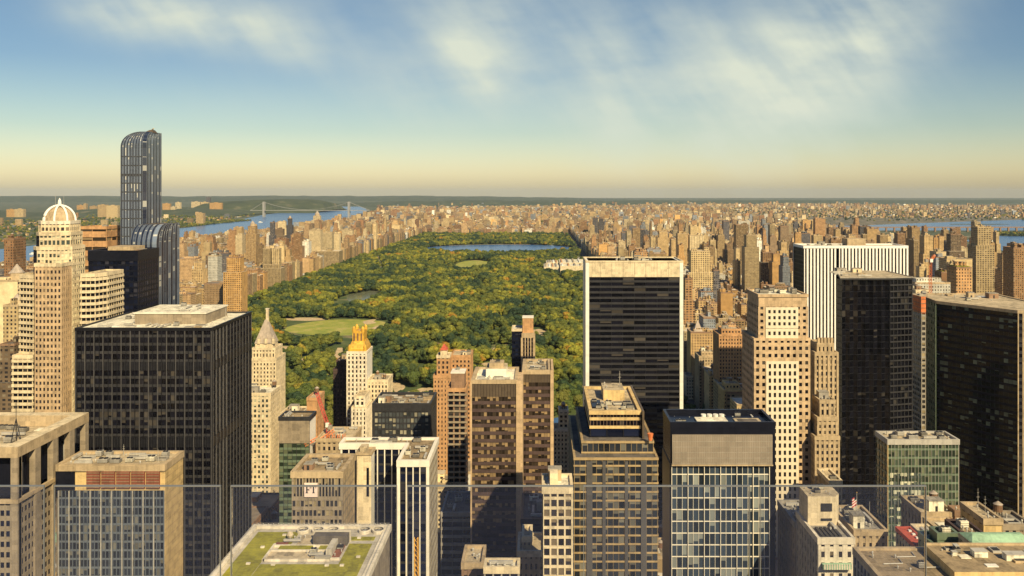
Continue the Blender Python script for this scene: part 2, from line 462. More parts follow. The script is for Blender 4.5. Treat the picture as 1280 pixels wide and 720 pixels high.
# --- slab with blank stone end, lower left
x1 = X(205, 350); p = rect(x1 - 44, x1, 350, 367.5); zt = Z(580, 350)
t = Tower('office_slab', 'slab with a grey window grid, blank golden stone end and rusty louvres under the roof', 'office tower', p)
zc = zt - 11
t.facade(p, 0, zc, ST('greyblue', 'dim', fh=3.6, bay=1.5, pier=.24, pd=.3, sh=.8, sd=.12, corner=.0, span='greyblue'), {1: 'travertine', 3: 'travertine'})
fin = MB()
for j in range(10): fin.box(x1 - 44 + j * 4.4 + .2, x1 - 44 + j * 4.4 + .55, 350 - .8, 350 - .3, t.zl, zc, W['metal'])
fin.build('mullion', t.o)
t.wall.prism(rect(x1 - 44, x1, 350.0, 367.5), zc, zt - 2, W['travertine'], False, top=False)
lv = MB()
for j in range(5):
    u = x1 - 32 + j * 6.2
    lv.box(u, u + 5.6, 349.3, 350.1, zc + 1, zt - 2.6, W['rust'])
    for k in range(6): lv.box(u + .1, u + 5.5, 349.1, 349.28, zc + 1.3 + k * 1.2, zc + 1.7 + k * 1.2, W['brown'])
lv.build('louvre', t.o)
sl = MB(); sl.box(x1 - 45, x1 - 37, 349.6, 350.2, zc + .3, zt - 2.2, W['navy']); sl.build('window_band', t.o)
we = MB()
we.box(x1 - .1, x1 + .5, 349.9, 367.6, t.zl, zt - 2.2, W['travertine']); we.build('end_wall', t.o)
jn = MB()
for k in range(18): jn.box(x1 + .49, x1 + .53, 349.9, 367.6, zt - 6 - k * 3.6, zt - 5.9 - k * 3.6, W['brown'], True)
jn.build('joint_line', t.o)
t.roof(p, zt - .8, 'gravel', 'tan', .8, 2.0, .8, .75)
t.clutter(x1 - 43, x1 - 1.5, 351.5, 366, zt - .8, 26, 14, 'uupvwda', .95)
OCC.append((p[0][0], p[1][0], 350, 367.5, zt)); t.done()

# --- tower with the FT sign
Y0 = 330; p = rect(X(365, Y0), X(428, Y0), Y0, 352); zt = Z(589, Y0)
t = Tower('office_tower', 'taupe concrete tower carrying a pale pink square sign lettered FT under its roof', 'office tower', p)
zc = zt - 11.5
t.facade(p, zc, zt, ST('taupe', 'office', fh=11.5, bay=1.25, pier=.45, pd=.35, sh=1.6, sd=.2, corner=.5), {1: 'taupe', 3: 'taupe'}, key='top')
t.facade(p, 0, zc, ST('taupe', 'office', fh=3.7, bay=1.7, pier=.5, pd=.3, sh=1.35, sd=.34), {1: 'taupe', 3: 'taupe'})
bt = MB(); xr = p[1][0]
for k in range(40):
    z_ = zt - 3 - k * 3.7
    for j in range(5): bt.face([(xr + .02, Y0 + 1.5 + j * 4, z_ - 2.6), (xr + .02, Y0 + 4.6 + j * 4, z_ - 2.6), (xr + .02, Y0 + 4.6 + j * 4, z_), (xr + .02, Y0 + 1.5 + j * 4, z_)], W['tan'])
bt.build('brick_panel', t.o)
t.roof(p, zt - 1.2, 'brownroof', 'tan', 1.2, 1.4, 1.1, .5)
t.clutter(p[0][0] + 1.5, xr - 1.5, Y0 + 2, 350, zt - 1.2, 9, 21, 'uubvd', .75)
sg = MB(); s0, s1, s2, s3 = X(381, Y0), X(397.5, Y0), Z(620.5, Y0), Z(603, Y0)
sg.box(s0, s1, Y0 - .75, Y0 - .42, s2, s3, wallmat('sign_pink', (.80, .62, .52), .5, .04)); so = sg.build('sign', t.o)
lt = MB(); ink = W['charcoal']; w = s1 - s0
def bar(u0, u1, v0, v1): lt.box(s0 + u0 * w, s0 + u1 * w, Y0 - .84, Y0 - .752, s2 + v0 * w, s2 + v1 * w, ink)
bar(.15, .25, .34, .78); bar(.10, .30, .30, .345); bar(.10, .46, .775, .83); bar(.42, .46, .66, .775); bar(.25, .38, .53, .585); bar(.34, .38, .48, .63)
bar(.65, .75, .34, .775); bar(.60, .80, .30, .345); bar(.50, .90, .776, .83); bar(.50, .54, .66, .776); bar(.86, .90, .66, .776)
lt.build('lettering', so)
# slab wall rising beside it
x0, x1 = X(446, 354), X(464, 354); zs = Z(567, 354)
OCC.append((p[0][0], p[1][0], 330, 352, zt)); t.done()
p = rect(x0, x1, 354, 361)
t = Tower('stone_slab', 'narrow blank tan stone slab with a white edge, right of the lettered taupe tower', 'office tower', p)
t.facade(p, 0, zs, ST('travertine', 'navy'), {0: 'cream', 1: 'whitep', 2: 'tan', 3: 'tan'}); t.roof(p, zs, 'brownroof', 'tan', .6, .6)
gr = MB(); gr.box(x1 - 1.9, x1 - .9, 353.8, 354.02, zs - 18, zs - 6, W['navy']); gr.build('slot_window', t.o)
bh = MB(); bh.box(x0 + 1, x1 - 2, 355, 359, zs, zs + 2.6, W['gravel']); bh.build('bulkhead', t.o); t.done()
OCC.append((x0, x1, 354, 361, zs))

# --- white-framed dark glass office tower with a U-shaped roof
xa, xb, xc = X(464, 358) + .9, X(498, 340), X(535, 340); zt = Z(575, 340); xl = X(432, 372)
p = [(xb, 340), (xc, 340), (xc, 371), (xl, 371), (xl, 363), (xb, 363)]
t = Tower('office_tower', 'dark glass tower with white frame lines and a U-shaped white-rimmed roof', 'office tower', p)
stv = ST('rimwhite', 'navy', fh=3.9, bay=3.0, pier=.42, pd=.5, sh=.9, sd=.1, span='charcoal', corner=.5, cd=.55, cmat='rimwhite')
stg = ST('grey', 'office', fh=3.9, bay=2.0, pier=.35, pd=.12, sh=1.3, sd=.1, span='taupe')
t.facade(p, 0, zt - 1.6, stv, {1: stg, 2: stv, 3: stg})
t.roof(p, zt - 1, 'brownroof', 'rimwhite', 1.0, 1.6, .75, .7)
t.clutter(xb + 1.2, xc - 1.2, 342, 362, zt - 1, 9, 31, 'uudv', .8); t.clutter(xl + 2, xc - 2, 364.5, 369.8, zt - 1, 9, 32, 'uvdd', .8); t.done()

# --- building with the planted roof, foreground
YB = 240; xl, xr, zr = X(318, YB), X(487, YB), Z(656, YB); y0 = 186
p = rect(xl, xr, y0, YB)
t = Tower('office_building', 'foreground office block with a planted green roof and five round fans, at the photo foot', 'office building', p)
t.facade(p, 0, zr - 1.2, ST('grey', 'office', fh=3.8, bay=3, pier=.8, sh=1.6), {1: 'taupe', 3: 'tan'})
t.roof(p, zr - .7, 'concrete', 'pale', .7, 1.0, 1.1, .5)
z = zr - .7
Wd = xr - xl
def patch(name, u0, u1, v0, v1, mat, h=.12, z0=0):
    m = MB(); m.box(xl + u0 * Wd, xl + u1 * Wd, YB - v1, YB - v0, z + z0, z + z0 + h, W[mat], False); return m.build(name, t.o)
patch('lawn', .06, .36, 3.6, 12, 'rooflawn'); patch('lawn', .06, .245, 12.2, 51, 'rooflawn'); patch('lawn', .25, .93, 24, 51, 'rooflawn'); patch('lawn', .77, .93, 11.4, 23.8, 'rooflawn')
patch('lawn', .70, .93, 6.8, 9.2, 'rooflawn'); patch('lawn', .30, .53, 13.2, 15.8, 'rooflawn', .5); patch('lawn', .58, .70, 13.2, 15.8, 'rooflawn', .5)
patch('paving', .40, .68, 5.6, 12.6, 'gravel'); patch('paving', .26, .68, 16.6, 21.5, 'gravel', .1); patch('paving', .25, .34, 10.6, 12.4, 'terracotta', .2); patch('paving', .69, .75, 12.6, 20, 'terracotta', .2)
m = MB(); m.box(xl + .52 * Wd, xl + .76 * Wd, YB - 12.6, YB - 9.6, z, z + 2.6, W['darkroof']); m.box(xl + .51 * Wd, xl + .77 * Wd, YB - 9.7, YB - 9.2, z, z + 3.0, W['concrete']); m.build('penthouse', t.o)
m = MB(); m.box(xl + .66 * Wd, xl + .70 * Wd, YB - 20, YB - 13, z, z + 2.2, W['concrete']); m.box(xl + .60 * Wd, xl + .70 * Wd, YB - 22, YB - 21, z, z + 1.2, W['grey']); m.build('low_wall', t.o)
m = MB()
for (u, v, w, d) in ((.26, 13, .42, .5), (.26, 16.1, .42, .4), (.25, 21.8, .45, .4), (.245, 12.2, .015, 10), (.70, 21, .06, .5)):
    m.box(xl + u * Wd, xl + (u + w) * Wd, YB - v - d, YB - v, z, z + .55, W['pale'])
m.build('kerb', t.o)
for u in (.42, .53, .64, .87, .97):
    m = MB(); cx, cy = xl + (u - .035) * Wd, YB - 3.4
    m.cyl(cx, cy, z, z + .9, 1.75, 1.75, W['pale'], 24, top=False)
    for k in range(24):
        a0, a1 = 2 * math.pi * k / 24, 2 * math.pi * (k + 1) / 24
        m.face([(cx + q * math.cos(a), cy + q * math.sin(a), z + .9) for q, a in ((1.75, a0), (1.75, a1), (1.4, a1), (1.4, a0))], W['pale'])
    m.cyl(cx, cy, z, z + .45, 1.42, 1.42, W['darkroof'], 24)
    for k in range(5): m.obox((cx, cy), (math.cos(k * 1.257), math.sin(k * 1.257)), (-math.sin(k * 1.257), math.cos(k * 1.257)), .1, 1.35, z + .5, z + .58, .3, W['metal'])
    m.build('roof_fan', t.o)
for k in range(26):
    m = MB(); u = .03 + .94 * k / 25
    m.box(xl + u * Wd - .07, xl + u * Wd + .07, YB - .3, YB - .06, zr, zr + .5, W['metal']); m.build('rail_post', t.o)
m = MB(); m.box(xl, xr, YB - .2, YB - .12, zr + .5, zr + .56, W['metal'])
m.box(xl + .04, xl + .12, y0, YB, zr + .5, zr + .56, W['metal']); m.box(xr - .12, xr - .04, y0, YB, zr + .5, zr + .56, W['metal']); m.build('rail', t.o)
m = MB(); m.smooth = True
ce = Vector((xl + .33 * Wd, YB - 8.6, z + 1.4))
for a in range(8):
    for b in range(4):
        def sp(i, j): th, phi = i * math.pi / 4, j * math.pi / 4 - math.pi / 2; return (ce.x + .95 * math.cos(phi) * math.cos(th), ce.y + .95 * math.cos(phi) * math.sin(th), ce.z + .95 * math.sin(phi))
        m.face([sp(a, b), sp(a + 1, b), sp(a + 1, b + 1), sp(a, b + 1)], W['cream'])
m.cyl(ce.x, ce.y, z, z + .7, .3, .3, W['metal'], 8); m.build('antenna_dome', t.o)
for (u, v) in ((.18, 14), (.17, 24), (.34, 24.5), (.7, 25), (.88, 20), (.80, 25), (.27, 6), (.82, 8), (.1, 33), (.5, 33), (.3, 4.4)):
    m = MB(); m.box(xl + u * Wd - .5, xl + u * Wd + .5, YB - v - .35, YB - v + .35, z + .1, z + .5, W['pale']); m.build('hatch', t.o)
t.clutter(xl + .42 * Wd, xl + .66 * Wd, YB - 21, YB - 17, z + .1, 5, 3, 'vdu', .55); t.clutter(xl + .28 * Wd, xl + .5 * Wd, YB - 12, YB - 6, z + .1, 4, 6, 'vdv', .55); t.clutter(xl + .70 * Wd, xl + .76 * Wd, YB - 20, YB - 12.6, z + .1, 4, 9, 'uv', .5)
OCC.append((xl, xr, y0, YB, zr)); t.done()

# --- cream apartment slab and the steep-roofed hotel behind it
t, r = simple('apartment_slab', 'narrow cream stone slab with lit square windows, beside the big black box', 'apartment building', 300, 338, 491, 600, 23,
              ST('cream', 'greenlit', fh=3.6, bay=2.9, pier=1.2, pd=.3, sh=1.5, sd=.15, corner=1.0), 'lightroof', 'cream', 5, 41, {1: ST('cream', 'punched', fh=3.6, bay=2.6, pier=1.0, pd=.25, sh=1.7, sd=.15)}); t.done()
Y0 = 735; x0, x1 = X(312, Y0), X(345, Y0); zt = Z(436, Y0); p = rect(x0, x1, Y0, Y0 + 26)
t = Tower('hotel', 'cream setback hotel with a steep grey pyramid roof and tall chimney', 'hotel', p)
sth = ST('cream', 'punched', fh=3.6, bay=3.0, pier=1.7, pd=.3, sh=1.6, sd=.18)
t.facade(p, 0, zt - 9, sth); t.roof(p, zt - 9, 'gravel', 'cream', .8)
q = rect(x0 + 2, x1 - 1.5, Y0 + 2, Y0 + 22); t.facade(q, zt - 9, zt, sth, key=1); t.roof(q, zt - .1, 'gravel', 'cream', .7)
m = MB(); q1 = rect(x0 + 3.5, x1 - 4.0, Y0 + 4, Y0 + 18); cxm, cym = (q1[0][0] + q1[1][0]) / 2, Y0 + 11
m.prism(q1, zt, zt + 4, W['cream'], False); m.frustum(offset(q1, .5), zt + 4, rect(cxm - 1.2, cxm + 1.2, cym - 1.2, cym + 1.2), zt + 24, W['slate']); m.build('pyramid_roof', t.o)
m = MB(); m.box(cxm - .3, cxm + 1.9, cym - 1, cym + 1, zt + 18, zt + 33, W['cream']); m.box(cxm - .6, cxm + 2.2, cym - 1.3, cym + 1.3, zt + 33, zt + 34, W['pale']); m.build('chimney', t.o)
for dx in (2.2, 8.5, 15):
    m = MB(); m.box(q1[0][0] + dx, q1[0][0] + dx + 2.2, Y0 + 3.0, Y0 + 7, zt + 3.8, zt + 8.5, W['cream']); m.frustum(rect(q1[0][0] + dx - .2, q1[0][0] + dx + 2.4, Y0 + 2.8, Y0 + 7), zt + 8.5, rect(q1[0][0] + dx + 1, q1[0][0] + dx + 1.2, Y0 + 4, Y0 + 7), zt + 11.5, W['slate']); m.build('dormer', t.o)
t.done()

# --- dark glass block with white end
t, r = simple('office_block', 'low dark glass block with a white end wall, left of the red crane', 'office building', 349, 387, 521, 480, 13,
              ST('charcoal', 'green', fh=3.6, bay=2.4, pier=.22, pd=.15, sh=1.3, sd=.12, span='greenmetal'), 'brownroof', 'charcoal', 8, 17, {1: 'white', 3: 'grey'}, 'ubpvwd')
m = MB(); m.box(r[0] - .1, r[1] + .1, 479.6, 480.3, r[4] - 14, r[4] - .8, W['taupe']); m.build('louvre_screen', t.o); t.done()
t, r = simple('apartment_house', 'small cream apartment house with chimney pots behind the dark block with a white end', 'apartment building', 350, 376, 517, 640, 22, ST('cream', 'punched', fh=3.5, bay=3, pier=1.6, sh=1.5), 'brownroof', 'cream', 6, 18); t.done()

# --- gold-topped tower group
Y0 = 690; x0, x1 = X(434, Y0), X(458, Y0); zt = Z(440, Y0); p = rect(x0, x1, Y0, Y0 + 24)
t = Tower('apartment_tower', 'white art deco tower with a golden stepped crown in front of the meadow', 'apartment building', p)
stw = ST('pale', 'punched', fh=3.7, bay=3.1, pier=1.75, pd=.5, sh=1.4, sd=.15)
t.facade(p, 0, zt, stw, {1: 'whitep'})
t.roof(p, zt, 'gravel', 'pale', .5)
xw = X(485, 695); pw = rect(x1 + .2, xw, 694, 716); zw = Z(476, 694)
t.facade(pw, 0, zw, ST('cream', 'punched', fh=3.7, bay=3.0, pier=1.5, pd=.25, sh=1.6, sd=.15), key='w'); t.roof(pw, zw, 'gravel', 'cream', 1)
pf = rect(X(440, 668), X(458, 668), 668, 689.6); zf = Z(497, 668)
t.facade(pf, 0, zf - 8, stw, key='f'); t.roof(pf, zf - 8, 'gravel', 'cream', .8)
pf2 = rect(pf[0][0] + 2, pf[1][0] - 2, 671, 689.6); t.facade(pf2, zf - 8, zf, stw, key='g'); t.roof(pf2, zf, 'gravel', 'cream', .8)
m = MB(); g1 = offset(p, -1.0); gx0, gx1 = x0 + 3.2, x1 - 3.2; g2 = rect(gx0, gx1, Y0 + 5, Y0 + 18)
m.prism(g1, zt + .1, zt + 2.2, W['gold'], False); m.frustum(g1, zt + 2.2, offset(g2, .5), zt + 8, W['gold'])
m.prism(g2, zt + 8, zt + 16.5, W['gold'], False)
for k in range(3): m.box(gx0 + .8 + k * 3.0, gx0 + 2.0 + k * 3.0, Y0 + 4.7, Y0 + 5.02, zt + 8.5, zt + 14.5, W['wood'])
m.build('gold_crown', t.o)
for (ax, ay) in ((gx0 + 1, Y0 + 6), (gx1 - 1, Y0 + 6), (gx0 + 1, Y0 + 17), (gx1 - 1, Y0 + 17)):
    m = MB(); m.cyl(ax, ay, zt + 15, zt + 18.5, 1.5, 1.5, W['gold'], 10); m.cyl(ax, ay, zt + 18.5, zt + 20.3, 1.5, .3, W['gold'], 10); m.build('turret', t.o)
for (ax, ay) in ((x0 + 1.6, Y0 + 1.6), (x1 - 1.6, Y0 + 1.6)):
    m = MB(); m.cyl(ax, ay, zt + .3, zt + 4.5, 1.4, 1.2, W['gold'], 10); m.cyl(ax, ay, zt + 4.5, zt + 6, 1.2, .2, W['gold'], 10); m.build('turret', t.o)
t.clutter(x1 + 2, xw - 2, 697, 714, zw, 4, 5, 'tvb', .8); t.done()
t, r = simple('apartment_tower', 'dark brown stepped apartment tower just left of the gold-topped tower', 'apartment building', 417, 436, 461, 735, 22, ST('darkbrown', 'punched', fh=3.5, bay=2.8, pier=1.5, sh=1.5), 'darkroof', 'darkbrown', 3, 4, tiers=((2, 2, 3, 7),)); t.done()

# --- square dark office box
t, r = simple('office_block', 'square dark office box with a crowded roof, right of the gold-topped tower', 'office building', 466, 538, 504, 560, 31,
              ST('charcoal', 'clear', fh=4.0, bay=2.4, pier=.45, pd=.35, sh=1.2, sd=.14, corner=1.2, cmat='charcoal', span='charcoal'), 'brownroof', 'charcoal', 16, 23, None, 'uupbdd', ph=2.2, fas=3); t.done()

# --- orange brick pair
Y0 = 690; st_o = ST('orange', 'punched', fh=3.6, bay=3.0, pier=1.8, pd=.2, sh=1.8, sd=.12)
p = rect(X(542, Y0), X(563, Y0), Y0, Y0 + 20); zt = Z(446, Y0)
t = Tower('apartment_tower', 'orange brick stepped tower with a small red pyramid roof, facing the park', 'apartment building', p)
t.facade(p, 0, zt - 16, st_o); t.roof(p, zt - 16, 'gravel', 'orange', .8)
q = rect(p[0][0] + 2.5, p[1][0] - 1, Y0 + 2, Y0 + 16); t.facade(q, zt - 16, zt, st_o, key=1); t.roof(q, zt, 'gravel', 'cream', .8)
p2 = rect(X(564, 700), X(588, 700), 702, 726); t.facade(p2, 0, Z(445, 702), st_o, key=2); t.roof(p2, Z(445, 702), 'gravel', 'orange', .8)
m = MB(); q2 = offset(q, -2.6); m.prism(q2, zt, zt + 4.5, W['cream'], False); qc = ((q2[0][0] + q2[1][0]) / 2, Y0 + 9)
m.frustum(offset(q2, .5), zt + 4.5, rect(qc[0] - .3, qc[0] + .3, qc[1] - .3, qc[1] + .3), zt + 9, W['redtile']); m.build('red_roof', t.o)
t.clutter(p2[0][0] + 1, p2[1][0] - 1, 704, 724, Z(445, 702), 4, 6, 'btu', .8); t.done()
t, r = simple('apartment_tower', 'slim brown brick tower with stacked balconies, left of the twin bronze towers', 'apartment building', 560, 582, 485, 500, 17, ST('brown', 'punched', fh=3.3, bay=2.6, pier=1.2, pd=.2, sh=1.3, sd=.12), 'gravel', 'orange', 0, 3, {1: 'orange', 0: ST('brown', 'black', fh=3.3, bay=3.3, pier=.9, pd=.35, sh=1.0, sd=.9, span='taupe')})
m = MB(); m.box(r[0] + 1.5, r[1] - 1, 503, 514, r[4], r[4] + 9, W['brown']); m.box(r[0] + 1.2, r[1] - .7, 502.7, 514.3, r[4] + 9, r[4] + 9.6, W['rimwhite']); m.build('bulkhead', t.o)
t.clutter(r[0] + 1.6, r[1] - 1.4, 504, 513, r[4] + 9.6, 2, 3, 'uv', .6); t.done()

# --- twin bronze towers
Y0 = 400; stb = ST('darkbrown', 'bronze', fh=3.55, bay=1.45, pier=.1, pd=.1, sh=1.6, sd=.25, span='darkbrown', corner=0)
p = rect(X(590, Y0), X(646, Y0), Y0, Y0 + 30); zt = Z(475, Y0)
t = Tower('office_tower', 'paired bronze-ribbon towers on tan piers, the right half standing farther back', 'office tower', p)
t.facade(p, 0, zt - 8, stb, {1: 'pink', 3: 'pink'})
t.wall.prism(p, zt - 8, zt - .9, W['bronze'], False, top=False)
p2 = rect(X(653.5, 418), X(688, 418), 418, 446); z2 = Z(463, 418)
t.facade(p2, 0, z2 - 6, stb, {1: 'pink', 3: 'pink'}, key=2); t.wall.prism(p2, z2 - 6, z2 - .9, W['bronze'], False, top=False)
fin = MB()
for (a, b, y, z_) in ((p[0][0], p[1][0], Y0, zt), (p2[0][0], p2[1][0], 418, z2)):
    n = round((b - a) / 1.45)
    for j in range(n + 1): fin.box(a + (b - a) * j / n - .05, a + (b - a) * j / n + .05, y - .3, y - .02, z_ - 8, z_ - 1, W['darkbrown'])
fin.build('louvre', t.o)
m = MB(); m.box(p[1][0] - .3, p2[0][0] + .3, Y0 - .6, 418.3, t.zl, zt - .2, W['pink']); m.box(p[0][0] - .7, p[0][0] + .02, Y0 - .6, Y0 + 30, t.zl, zt - .2, W['pink']); m.box(p2[1][0], p2[1][0] + 1.6, 417.4, 446, t.zl, z2 + .2, W['pink']); m.build('pier', t.o)
t.roof(p, zt - .9, 'lightroof', 'tan', .9, .9, 1.2, .35); t.roof(p2, z2 - .9, 'gravel', 'tan', 1.1, 1.0, 1.2, .4)
m = MB(); m.box(p[0][0] + 6, p[0][0] + 16, 410, 424, zt - .9, zt + 3.2, W['rimwhite'], False, W['gravel']); m.box(p[0][0] + 7.5, p[0][0] + 14.5, 412, 421, zt + 3.2, zt + 5.5, W['tan']); m.build('penthouse', t.o)
t.clutter(p[0][0] + 1.5, p[1][0] - 1.5, 401.5, 410, zt - .9, 8, 6, 'upvwd', .7); t.clutter(p[0][0] + 8, p[0][0] + 14, 413, 420, zt + 5.5, 3, 6, 'uv', .6)
t.clutter(p2[0][0] + 1.5, p2[1][0] - 1.5, 420, 444, z2 - .9, 14, 7, 'uuvpwd', .6); t.done()
OCC.append((p[0][0], p2[1][0], 418, 446, z2))

# --- tall slim tower at the park edge
Y0 = 745; p = rect(X(640, Y0), X(668, Y0), Y0, Y0 + 22); zt = Z(411, Y0); xm = X(652, Y0)
t = Tower('apartment_tower', 'slim tower half dark half tan-striped standing against the trees', 'apartment building', p)
t.facade(rect(p[0][0], xm, Y0 + 1.5, Y0 + 22), 0, zt - 1, ST('navy', 'navy', fh=3.4, bay=2.5, pier=.3, sh=1.2, span='navy'), key=1)
t.facade(rect(xm, p[1][0], Y0, Y0 + 22), 0, zt - 8, ST('tan', 'black', fh=3.4, bay=2.2, pier=.95, pd=.5, sh=.9, sd=.1, span='darkbrown', corner=.8, cd=.6), key=2)
t.wall.prism(rect(xm, p[1][0], Y0, Y0 + 22), zt - 8, zt - 4, W['tan'], False)
m = MB(); m.box(xm + .8, p[1][0] - 1, Y0 + 3, Y0 + 16, zt - 4, zt + 9, W['orange'], False, W['gravel']); m.box(xm + .5, p[1][0] - .7, Y0 + 2.7, Y0 + 16.3, zt + 9, zt + 9.6, W['rimwhite']); m.build('bulkhead', t.o)
t.roof(rect(p[0][0], xm, Y0 + 1.5, Y0 + 22), zt - 1, 'lightroof', 'cream', .8); t.clutter(p[0][0] + 1, xm - 1, Y0 + 3, Y0 + 20, zt - 1, 3, 5, 'uv', .7)
OCC.append((xm, p[1][0], Y0, Y0 + 22, zt + 9)); t.done()
t, r = simple('apartment_house', 'small cream stepped building at the park corner, left of the white-edged slab', 'apartment building', 692, 714, 536, 690, 18, ST('cream', 'punched', fh=3.6, bay=3, pier=1.7, sh=1.7), 'gravel', 'pale', 2, 3, tiers=((4.5, 2.5, 3, 15),)); t.done()

# --- white-edged dark slab with swooping base
Y0 = 600; x0, x1 = X(732, Y0), X(854, Y0); zt = Z(327, Y0); p = rect(x0, x1, Y0, Y0 + 36)
t = Tower('office_tower', 'tall dark slab tower framed in white with a cream band across its top', 'office tower', p)
zc = zt - 11
pin = rect(x0 + 2.2, x1 - 2.2, Y0 + .6, Y0 + 35.4)
t.facade(pin, 0, zc, ST('black', 'black', fh=3.95, bay=8.1, pier=.3, pd=.18, sh=1.55, sd=.26, span='charcoal'), {1: 'black', 3: 'black'})
m = MB()
for (a, b) in ((x0, x0 + 2.5), (x1 - 2.5, x1)):
    m.box(a, b, Y0 - .3, Y0 + 36.3, 62, zt - .1, W['whitep'], False)
    for k in range(8):                                 # the legs flare outward towards the street
        f0, f1 = (k / 8) ** 2 * 14, ((k + 1) / 8) ** 2 * 14; z0, z1 = 62 - k * 7.75, 62 - (k + 1) * 7.75
        m.face([(a, Y0 - .3 - f1, z1), (b, Y0 - .3 - f1, z1), (b, Y0 - .3 - f0, z0), (a, Y0 - .3 - f0, z0)], W['whitep'])
        for xx in (a, b): m.face([(xx, Y0 + 36, z1), (xx, Y0 - .3 - f1, z1), (xx, Y0 - .3 - f0, z0), (xx, Y0 + 36, z0)], W['whitep'])
m.build('frame', t.o)
m = MB(); m.prism(rect(x0 + 2.5, x1 - 2.5, Y0 - .15, Y0 + 36.15), zc, zt - .2, W['cream'], True)
for j in range(1, 8): m.box(x0 + 2.5 + j * (x1 - x0 - 5) / 8 - .12, x0 + 2.5 + j * (x1 - x0 - 5) / 8 + .12, Y0 - .2, Y0 - .1, zc + .1, zt - .3, W['taupe'])
m.build('top_band', t.o)
t.roof(rect(x0 + .02, x1 - .02, Y0 - .28, Y0 + 36.28), zt - .2, 'lightroof', 'cream', .9, .5, .8, .12); t.clutter(x0 + 20, x1 - 20, Y0 + 5, Y0 + 30, zt - .2, 14, 6, 'ubdda', .9)
OCC.append((x0, x1, Y0, Y0 + 36, zt)); t.done()

# --- stepped tower with tan bands, centre
Y0 = 300; sts = ST('bandstone', 'dim', fh=2.95, bay=1.9, pier=.1, pd=.1, sh=.55, sd=.3, span='bandstone')
xl, xr = X(738, Y0), X(800, Y0); zt = Z(513, Y0); p = rect(X(718, 290), X(822, 290), 290, 345)
t = Tower('office_tower', 'stepped glass tower ringed by golden tan bands, in front of the white-edged dark slab', 'office tower', p)
z2 = Z(570, 290)
t.facade(p, 0, z2 - .6, sts); t.roof(p, z2 - .8, 'darkroof', 'bandstone', .2, .55, .5, .32)
p1 = rect(X(727.5, 296), X(816, 296), 295, 342); z1 = Z(548, 296)
t.facade(p1, z2 - .6, z1 - .5, sts, key=1); t.roof(p1, z1 - .8, 'darkroof', 'bandstone', .2, .55, .5, .32)
p0 = rect(xl, xr, 300, 337)
t.facade(p0, z1 - .6, z1 + 2.4, ST('black', 'navy', fh=4, bay=6, pier=.3, sh=.3, span='navy'), key='v')
t.facade(p0, z1 + 2.4, zt - .5, ST('brown', 'black', fh=2.9, bay=1.2, pier=.12, pd=.1, sh=1.0, sd=.35, span='travertine'), key=2)
t.roof(p0, zt - .9, 'gravel', 'travertine', .9, .5, .7, .5)
cols = MB()
for (px0, px1) in ((733, 740.5), (753, 757), (781, 785), (801, 808)):
    a, b = X(px0, 290), X(px1, 290); cols.box(a, b, 289.55, 290.0, t.zl, z2 - 1.8, W['mullgrey'])
cols.build('pier', t.o)
m = MB(); m.box(xl + 6, xl + 14, 318, 330, zt - .9, zt + 3.0, W['travertine'], False, W['gravel']); m.build('penthouse', t.o)
m = MB(); m.box(xl + 1, xl + 4.5, 306, 316, zt - .9, zt - .2, W['navy']); m.build('cooling_pit', t.o)
t.clutter(xl + 1, xr - 1, 302, 317, zt - .9, 16, 9, 'uupvwd', .6); t.clutter(xl + 6.5, xl + 13.5, 319, 329, zt + 3, 3, 9, 'vaa', .7)
m = MB(); m.box(xr + .6, xr + 1.3, 298, 338, z1 - 1, zt + .2, W['bronze']); m.build('sloped_wall', t.o)
m = MB(); m.cyl(X(813, 293), 293, z1 + .2, z1 + 2.6, .6, 1.1, W['orangepaint'], 8); m.build('roof_planter', t.o)
t.done()

# --- black-rimmed glass tower right of it
Y0 = 320; x0, x1 = X(838, Y0), X(969, Y0); zt = Z(527.5, Y0); p = rect(x0, x1, Y0, Y0 + 19)
t = Tower('office_tower', 'black-rimmed tower with a taupe screen above pale reflective glass, lower right of centre', 'office tower', p)
zs = Z(543, Y0); zb = Z(579, Y0)
pin = rect(x0 + 3.4 - 3.3, x1 - .1, Y0 + .1, Y0 + 18.9)
stk = ST('rimwhite', 'mixed', fh=4.6, bay=2.05, pier=.13, pd=.22, sh=.32, sd=.26, span='rimwhite')
t.facade(rect(x0 + .4, x1 - 2, Y0 + .4, Y0 + 18.6), 0, zb, stk, {1: 'navy', 3: 'navy'})
m = MB(); m.box(x0, x1, Y0, Y0 + 19, zb, zt - 1.5, W['navy'], True); m.box(x0 - .3, x0 + .35, Y0 - .35, Y0 + 19, t.zl, zb + .01, W['black'], True); m.box(x1 - 2.0, x1, Y0 - .35, Y0 + 19, t.zl, zb - .01, W['navy'], True); m.build('rim_wall', t.o)
m = MB(); m.box(x0 + .6, x1 - 1.2, Y0 - .7, Y0 - .02, zb - .4, zs, W['louvre'])
for j in range(44): m.box(x0 + .6 + j * .87, x0 + .72 + j * .87, Y0 - .76, Y0 - .69, zb, zs, W['grey'], True)
for k in range(5): m.box(x0 + .6, x1 - 1.2, Y0 - .78, Y0 - .68, zb + k * 2.1, zb + k * 2.1 + .14, W['grey'], True)
m.box(x0 + .4, x1 - 1.0, Y0 - .9, Y0 - .6, zb - .8, zb - .35, W['tan']); m.build('screen', t.o)
fn = MB()
for j in range(7): fn.box(x0 + .4 + j * 6.2, x0 + .62 + j * 6.2, Y0 - .25, Y0 + .15, t.zl, zb, W['rimwhite'])
fn.build('mullion', t.o)
t.roof(p, zt - 2.2, 'darkroof', 'navy', 2.2, .1, .9, .12)
m = MB(); m.box(x0 + 11, x0 + 23, Y0 + 3, Y0 + 10.5, zt - 2.2, zt - .9, W['lightroof']); m.build('equipment_deck', t.o)
